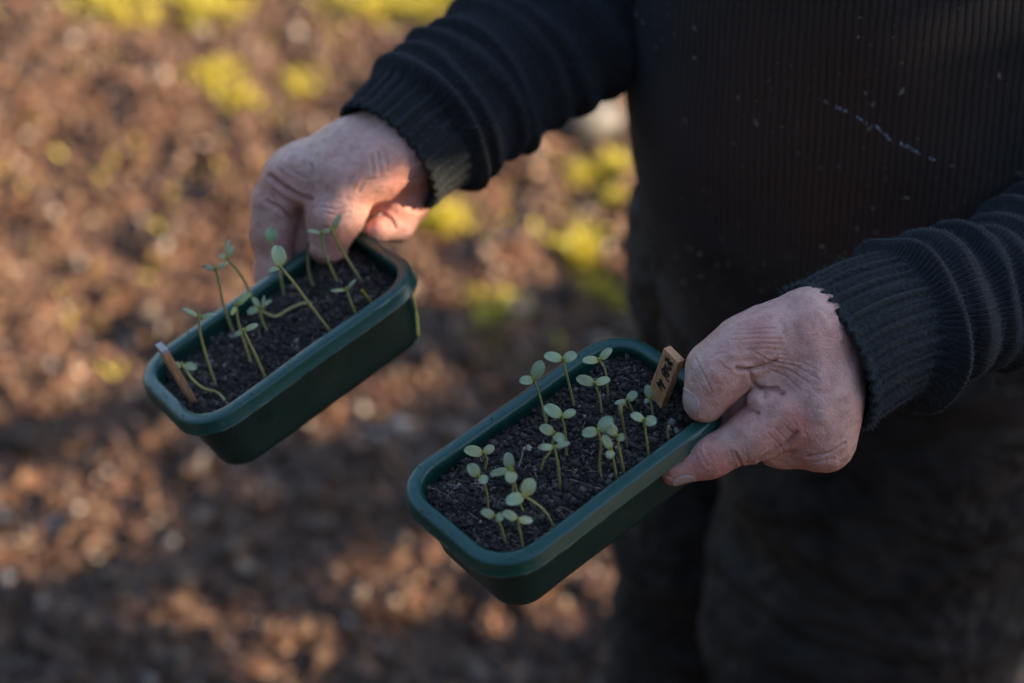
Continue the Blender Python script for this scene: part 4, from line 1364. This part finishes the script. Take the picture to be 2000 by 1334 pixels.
def seedling(tr, pts, leaves, label, rad=2.7, col0=(.40, .36, .15), col1=(.36, .35, .12), bud=True, name='seedling', cup=.18, zoff=(0, 0), liegrow=None, group='seedlings growing in the trays'):
    """pts: px stem points from base to node; leaves: (tip px, width px[, dz px, roll, tint, brown])"""
    b = on_soil(tr, *pts[0])
    sc = (to_px(b)[2]) / FPX
    P3 = [b - tr[4] * .002]
    for k, p in enumerate(pts[1:]):
        q = above(tr, b, *p)
        if liegrow is not None:     # lying stems stay close to the soil
            q = on_soil(tr, p[0], p[1], liegrow[k])
        P3.append(q)
    node = P3[-1]
    th_ = thing(name, label, 'seedling', tuple(b), group)
    C = catmull(np.array(P3), 26)
    r = np.linspace(rad * 1.0, rad * .85, 26) * sc
    t = np.linspace(0, 1, 26)[:, None]
    wht = np.clip(1 - t * 9, 0, 1)
    tc = (np.array([col0]) * (1 - t) + np.array([col1]) * t) * (1 - wht * .3) + wht * .3 * np.array([[.35, .3, .25]])
    adopt(tube_mesh('stem', C, r, M_STEM, nu=9, tint=tc), th_)
    for lf in leaves:
        tip, w = lf[0], lf[1]
        dz = lf[2] if len(lf) > 2 else random.uniform(-10, 6); roll = lf[3] if len(lf) > 3 else random.uniform(-.15, .15)
        tn = lf[4] if len(lf) > 4 else (lambda a, y: (a * (1 + y), a, a * (1 - y)))(random.uniform(.78, 1.12), random.uniform(-.04, .14))
        br = lf[5] if len(lf) > 5 else 0
        nx_, ny_, nd = to_px(node)
        tp = P(tip[0], tip[1], nd + dz * sc)
        leaf_mesh('cotyledon', node, tp, w * sc, th_, cup=cup, roll=roll, tint=tn, brown=br)
    if bud and len(leaves):
        up_ = unit(C[-1] - C[-4])
        adopt(tube_mesh('bud', [node - up_ * 2 * sc, node + up_ * 4 * sc, node + up_ * 8 * sc + RT * 1.5 * sc], np.array([2.8, 2.4, .7]) * sc, M_STEM, nu=7, tint=[(.34, .36, .06)] * 3), th_)
    return th_


F_ = tray_f
g_f = 'seedlings in the front tray'
SF = [
    ([(1066, 824), (1056, 780), (1043, 742)], [((1058, 704), 26), ((1014, 744), 19)], 'tall seedling farthest left at the back rim, one big leaf raised, one small'),
    ([(1123, 800), (1113, 757), (1099, 702)], [((1062, 693), 21), ((1127, 692), 23)], 'tallest seedling of the front tray, its two leaves spread level above the back rim'),
    ([(1187, 775), (1183, 728), (1171, 703)], [((1137, 704), 17), ((1195, 680), 17)], 'seedling nearest the tray\'s back right corner, right leaf pointing up'),
    ([(1176, 813), (1171, 777), (1162, 749)], [((1125, 738), 21), ((1192, 740), 18)], 'two-leaved seedling directly in front of the one at the back right corner'),
    ([(1106, 891), (1104, 845), (1098, 814)], [((1063, 792), 24), ((1125, 802), 17)], 'seedling with a large egg-shaped left leaf in the middle of the front tray'),
    ([(1055, 918), (1062, 900), (1075, 880), (1082, 847)], [((1054, 832), 21), ((1101, 863), 21, -8)], 'seedling whose curved stem leans in behind the one with curled leaves'),
    ([(1094, 959), (1091, 915), (1083, 874)], [((1049, 873), 14, -6, 0, (1, 1, 1), 1.0), ((1113, 864), 13)], 'seedling with two narrow curled leaves, the left one brown at its tip'),
    ([(1175, 934), (1171, 905), (1174, 870), (1168, 841)], [((1136, 848), 21), ((1196, 815), 26)], 'seedling with long s-shaped stem and wide round leaves in the front tray'),
    ([(1220, 925), (1212, 890), (1205, 852)], [((1179, 822), 22), ((1220, 857), 18, -8)], 'seedling whose left leaf overlaps the wide round leaf behind it'),
    ([(1206, 938), (1199, 905), (1194, 878)], [((1178, 849), 17), ((1189, 897), 17, -10, 0, (1, 1, 1), .9)], 'short seedling close to the front rim with a cupped brown-edged lower leaf'),
    ([(1236, 803), (1231, 792), (1225, 782)], [((1200, 788), 10), ((1244, 765), 18)], 'small low seedling with one narrow pointed leaf left of the wooden label'),
    ([(1275, 813), (1273, 795), (1269, 779)], [((1264, 751), 17), ((1258, 786), 9)], 'small seedling touching the foot of the wooden label'),
    ([(1268, 892), (1263, 860), (1258, 821)], [((1232, 808), 18), ((1283, 824), 23, -8)], 'rightmost two-leaved seedling, close to the thumb nail and the front rim'),
    ([(944, 919), (951, 898), (945, 885)], [((906, 878), 23), ((965, 871), 18)], 'low seedling with a wide left leaf nearest the tray\'s far left corner'),
    ([(953, 989), (951, 965), (945, 942), (936, 930)], [((914, 907), 24), ((951, 943), 20, -8)], 'seedling at the left end whose small round leaf covers its bent stem'),
    ([(1000, 966), (1002, 940), (996, 917)], [((991, 883), 22), ((956, 926), 15)], 'seedling with one upright and one long leaf beside the dead white sprout'),
    ([(1025, 1003), (1016, 985), (1008, 955), (1001, 919)], [((995, 943), 24, -8)], 'seedling showing a single round drooping leaf in front of the upright leaf'),
    ([(1082, 1027), (1068, 1004), (1049, 985), (1024, 969)], [((1040, 934), 29), ((987, 981), 25)], 'seedling with the two biggest leaves on an arching stem rooted by the front rim'),
    ([(987, 1057), (979, 1030), (967, 1009)], [((939, 997), 18), ((984, 1013), 18, -10)], 'small seedling with a cupped folded leaf nearest the tray\'s left front end'),
    ([(1022, 1071), (1017, 1045), (1011, 1015)], [((982, 999), 18), ((1041, 1017), 16)], 'seedling nearest the rounded front corner of the tray'),
]
for pts_, lv, lab in SF:
    seedling(F_, pts_, lv, lab, group=g_f, cup=.16)
seedling(F_, [(1226, 880), (1219, 840), (1212, 796)], [], 'withered leafless sprout with a hooked brown tip in the front tray', group=g_f, col0=(.25, .19, .12), col1=(.28, .28, .09), name='withered_sprout', rad=2.8)
hk = bpy.context.scene.objects['withered_sprout']
nb_ = above(F_, on_soil(F_, 1226, 880), 1212, 796)
adopt(tube_mesh('withered_tip', [nb_ - UPV * .004, nb_ + UPV * .0012, nb_ + UPV * .0016 + RT * .0022, nb_ - UPV * .0008 + RT * .0034], [.0011, .0014, .0012, .0004], M_STEM, nu=8, tint=[(.25, .25, .08), (.22, .2, .07), (.16, .11, .06), (.12, .08, .05)]), hk)
seedling(F_, [(1309, 864), (1304, 848), (1306, 832)], [], 'bare yellow stub of a stem close to the front rim beside the thumb', group=g_f, name='stem_stub', rad=3.0)
seedling(F_, [(1007, 920), (1018, 897), (1022, 878), (1027, 874)], [], 'dead white sprout with a shrivelled head in the left half of the front tray', group=g_f, col0=(.34, .32, .28), col1=(.46, .43, .38), name='dead_sprout', rad=2.1)
dd_ = bpy.context.scene.objects['dead_sprout']
hd_ = above(F_, on_soil(F_, 1007, 920), 1030, 875)
for dx, dy in ((.0012, .0014), (.0018, -.0012), (.0022, .0004)):
    adopt(tube_mesh('shrivelled_leaf', [hd_, hd_ + RT * dx * .6 + UPV * dy * .6, hd_ + RT * dx + UPV * dy - FW * .001], [.0007, .0009, .0003], M_STEM, nu=6, tint=[(.5, .46, .4)] * 3), dd_)

R_ = tray_r
g_r = 'seedlings in the rear tray'
yl = (1.25, 1.15, .6)
SR = [
    ([(447, 791), (426, 768), (399, 759), (376, 741), (357, 713)], [((328, 716), 16), ((384, 719), 19, -6)], 'seedling with a long snaking stem at the left front corner of the rear tray', [-.0085, .000, .008, .014]),
    ([(421, 752), (404, 700), (391, 650), (389, 619)], [((356, 601), 10), ((424, 613), 9)], 'tall seedling with two slim spread leaves just right of the rear wooden label', None),
    ([(455, 650), (440, 605), (430, 560), (421, 526)], [((394, 519), 9, 0, 0, (.8, .85, .95), 1.0), ((446, 511), 9)], 'tall leggy seedling whose left leaf still has a dark tip', None),
    ([(508, 616), (488, 572), (472, 540), (444, 504)], [((446, 467), 8), ((427, 499), 10), ((455, 480), 10)], 'leggy seedling bending left above the back rim, highest on the left side', None),
    ([(489, 710), (481, 680), (467, 636), (461, 597)], [((489, 573), 12, -6, 0, (1.15, 1.1, .7)), ((452, 616), 9, -6, 0, yl)], 'seedling with yellowing folded leaves in the left half of the rear tray', None),
    ([(518, 738), (497, 690), (476, 646)], [((504, 633), 12), ((456, 656), 10)], 'seedling rooted at the front rim with short blunt leaves, right of the yellowing one', None),
    ([(525, 652), (514, 630), (506, 602)], [((482, 611), 14), ((530, 586), 9), ((495, 580), 11)], 'short bushy seedling with several leaves in the middle of the rear tray', None),
    ([(625, 591), (596, 592), (566, 603), (538, 618), (512, 608)], [((516, 577), 6)], 'fallen seedling whose stem lies sideways across the middle of the tray', [-.004, -.0035, -.003, .004]),
    ([(646, 647), (600, 588), (572, 550), (548, 522)], [((539, 478), 29, -4), ((523, 530), 9)], 'seedling with the single big upright oval leaf and a long slanting stem', None),
    ([(555, 584), (549, 545), (540, 505), (530, 474)], [((528, 444), 24, 0, 0, (.7, .85, .75))], 'seedling behind the big oval leaf, only its dark upper leaf showing above it', None),
    ([(662, 558), (645, 520), (632, 485), (628, 456)], [((600, 449), 8), ((643, 448), 7)], 'sunlit seedling in front of the thumb with one white shining leaf', None),
    ([(705, 547), (675, 500), (648, 451)], [((666, 417), 13), ((634, 452), 6)], 'seedling right of the thumb tip with one leaf pointing straight up', None),
    ([(695, 614), (685, 590), (677, 566)], [((646, 568), 7), ((695, 545), 7)], 'small fork-shaped seedling near the front rim at the right end of the rear tray', None),
]
for pts_, lv, lab, lie in SR:
    seedling(R_, pts_, lv, lab, group=g_r, rad=2.9, cup=.22, liegrow=lie, bud=len(lv) > 1)
seedling(R_, [(615, 567), (605, 540), (601, 505), (603, 472)], [], 'bare stem with a black tip standing left of the thumb in the rear tray', group=g_r, name='bare_sprout', col1=(.12, .1, .06), rad=3.0)
seedling(R_, [(726, 588), (714, 576), (706, 566)], [], 'tiny yellow withered sprout by the right front corner of the rear tray', group=g_r, name='withered_sprout', col0=(.4, .34, .05), col1=(.45, .38, .04), rad=2.6)
# yellow stalk stuck outside the end wall
pq = [P(806, 572, .992), P(812, 597, .990), P(815, 625, .989), P(817, 657, .989)]
tag(tube_mesh('fallen_stalk', catmull(pq, 16), [.0005] * 8 + [.0010] * 8, M_STEM, tint=[(.42, .40, .08)] * 16), 'yellow green stalk hanging down the right end wall of the rear tray', 'plant stalk')


# ------------------------------------------------------------------ wooden plant labels
def box_between(name, a, D, W, T, parent, mat, taper=0.0, wob=.0002):
    """box: corner a, down vector D, width W, thickness T (world vectors)"""
    V, F = [], []
    n = 10
    for i in range(n + 1):
        f = i / n
        for u, v in ((0, 0), (1, 0), (1, 1), (0, 1)):
            V.append(a + D * f + W * (u * (1 - taper * f) + taper * f * .5) + T * v)
    V = np.array(V); V = V + wob * np.stack([vnoise(V, 300, 1), vnoise(V, 300, 2), vnoise(V, 300, 3)], 1)
    for i in range(n):
        for k in range(4):
            F.append((i * 4 + k, i * 4 + (k + 1) % 4, (i + 1) * 4 + (k + 1) % 4, (i + 1) * 4 + k))
    F.append((3, 2, 1, 0)); F.append(tuple(n * 4 + k for k in range(4)))
    o = new_mesh(name, V, F, mat, None, smooth=False)
    bm = o.modifiers.new('edge', 'BEVEL'); bm.width = .0003; bm.segments = 2; bm.limit_method = 'ANGLE'
    adopt(o, parent)
    return o


# front label
pb = on_soil(F_, 1284, 780); a_ = above(F_, pb, 1296.7, 680)
lab1 = thing('plant_label', 'short wooden plant label with black marker writing stuck in the front tray', 'plant label', tuple(pb), 'wooden plant labels')
na_, nb_, nd_ = to_px(a_)
a2 = P(1270.5, 751, nd_ + .0195)
Dv = a2 - a_
s_ = nd_ / FPX
Dn = unit(Dv)
dc = np.array([Dn @ RT, Dn @ UPV, Dn @ FW])
wz = -(26 * dc[0] - 28 * dc[1]) / dc[2]
Wv = (26 * RT - 28 * UPV + wz * FW) * s_
Tn = unit(np.cross(Dn, Wv)); Tn = Tn if Tn @ FW > 0 else -Tn
stake = box_between('stake', a_, Dv * 1.75, Wv, Tn * .0048, lab1, M_WOOD)
# the marker strokes, traced on the label's face
ZS = 9.53
strokes = [[(495, 350), (478, 415)], [(472, 418), (505, 395), (545, 385)], [(545, 385), (522, 452)], [(500, 405), (540, 432)],
           [(545, 445), (605, 470), (585, 525)], [(575, 460), (560, 502)], [(545, 445), (530, 500)],
           [(482, 480), (470, 520), (520, 560), (572, 592)], [(530, 530), (582, 560), (575, 592)],
           [(415, 560), (470, 596), (525, 628)], [(440, 540), (500, 572), (552, 602)],
           [(410, 568), (430, 680)], [(430, 680), (500, 640)], [(452, 560), (462, 642)], [(450, 680), (522, 722)], [(460, 630), (552, 702)],
           [(500, 640), (546, 690), (512, 722)], [(450, 690), (500, 760), (550, 822)], [(398, 768), (414, 800)],
           [(320, 820), (345, 880), (415, 972)], [(360, 755), (420, 850), (477, 948)], [(345, 832), (392, 802)], [(340, 872), (424, 842)], [(326, 830), (440, 920)]]
fn_ = unit(np.cross(Dv, Wv)); fn_ = fn_ if fn_ @ FW < 0 else -fn_
sv, sf = [], []
for stt in strokes:
    pp = []
    for zx, zy in stt:
        r = P(1250 + zx / ZS, 660 + zy / ZS, 1.0) - CAM
        t = ((a_ - CAM) @ fn_) / (r @ fn_)
        pp.append(CAM + r * t + fn_ * .00035)
    pp = catmull(pp, 8)
    tg = unit(np.gradient(pp, axis=0)); sd = np.cross(tg, fn_)
    b0 = len(sv)
    for q, s2 in zip(pp, sd):
        hw_ = .00040
        sv += [q - s2 * hw_ - fn_ * .0003, q - s2 * hw_, q + s2 * hw_, q + s2 * hw_ - fn_ * .0003]
    for i in range(7):
        for k in range(3):
            sf.append((b0 + i * 4 + k, b0 + i * 4 + k + 1, b0 + i * 4 + 4 + k + 1, b0 + i * 4 + 4 + k))
wr = adopt(new_mesh('marker_writing', sv, sf, M_INK), lab1)
wr['label'] = 'handwritten black marker letters'
# rear label
pb = on_soil(R_, 370, 772); a_ = above(R_, pb, 303, 675)
lab2 = thing('plant_label', 'thin wooden plant label with a pale top at the left end of the rear tray', 'plant label', tuple(pb), 'wooden plant labels')
_, _, nd_ = to_px(a_); s_ = nd_ / FPX
a2 = P(360, 772, nd_ + .020); Dv = a2 - a_
Tv = (12 * RT + 8 * UPV - 3 * FW) * s_; Dn = unit(Dv); Tv = Tv - Dn * (Tv @ Dn)
Wv = np.cross(Dn, unit(Tv)); Wv = Wv if Wv @ RT > 0 else -Wv
box_between('stake', a_, Dv * 1.35, (15 * RT - 14 * UPV - 10 * FW) * s_, Tv, lab2, M_WOOD)
cap_ = a_ + unit(-Dv) * .0004
box_between('weathered_tip', cap_ - Dn * .0006 + 0 * Tv, Dn * .0022, (15.6 * RT - 14.6 * UPV - 10.4 * FW) * s_, Tv * 1.04, lab2, m_simple('weathered_wood', (.38, .34, .33), (.5, .46, .45), 300, .8, .3))
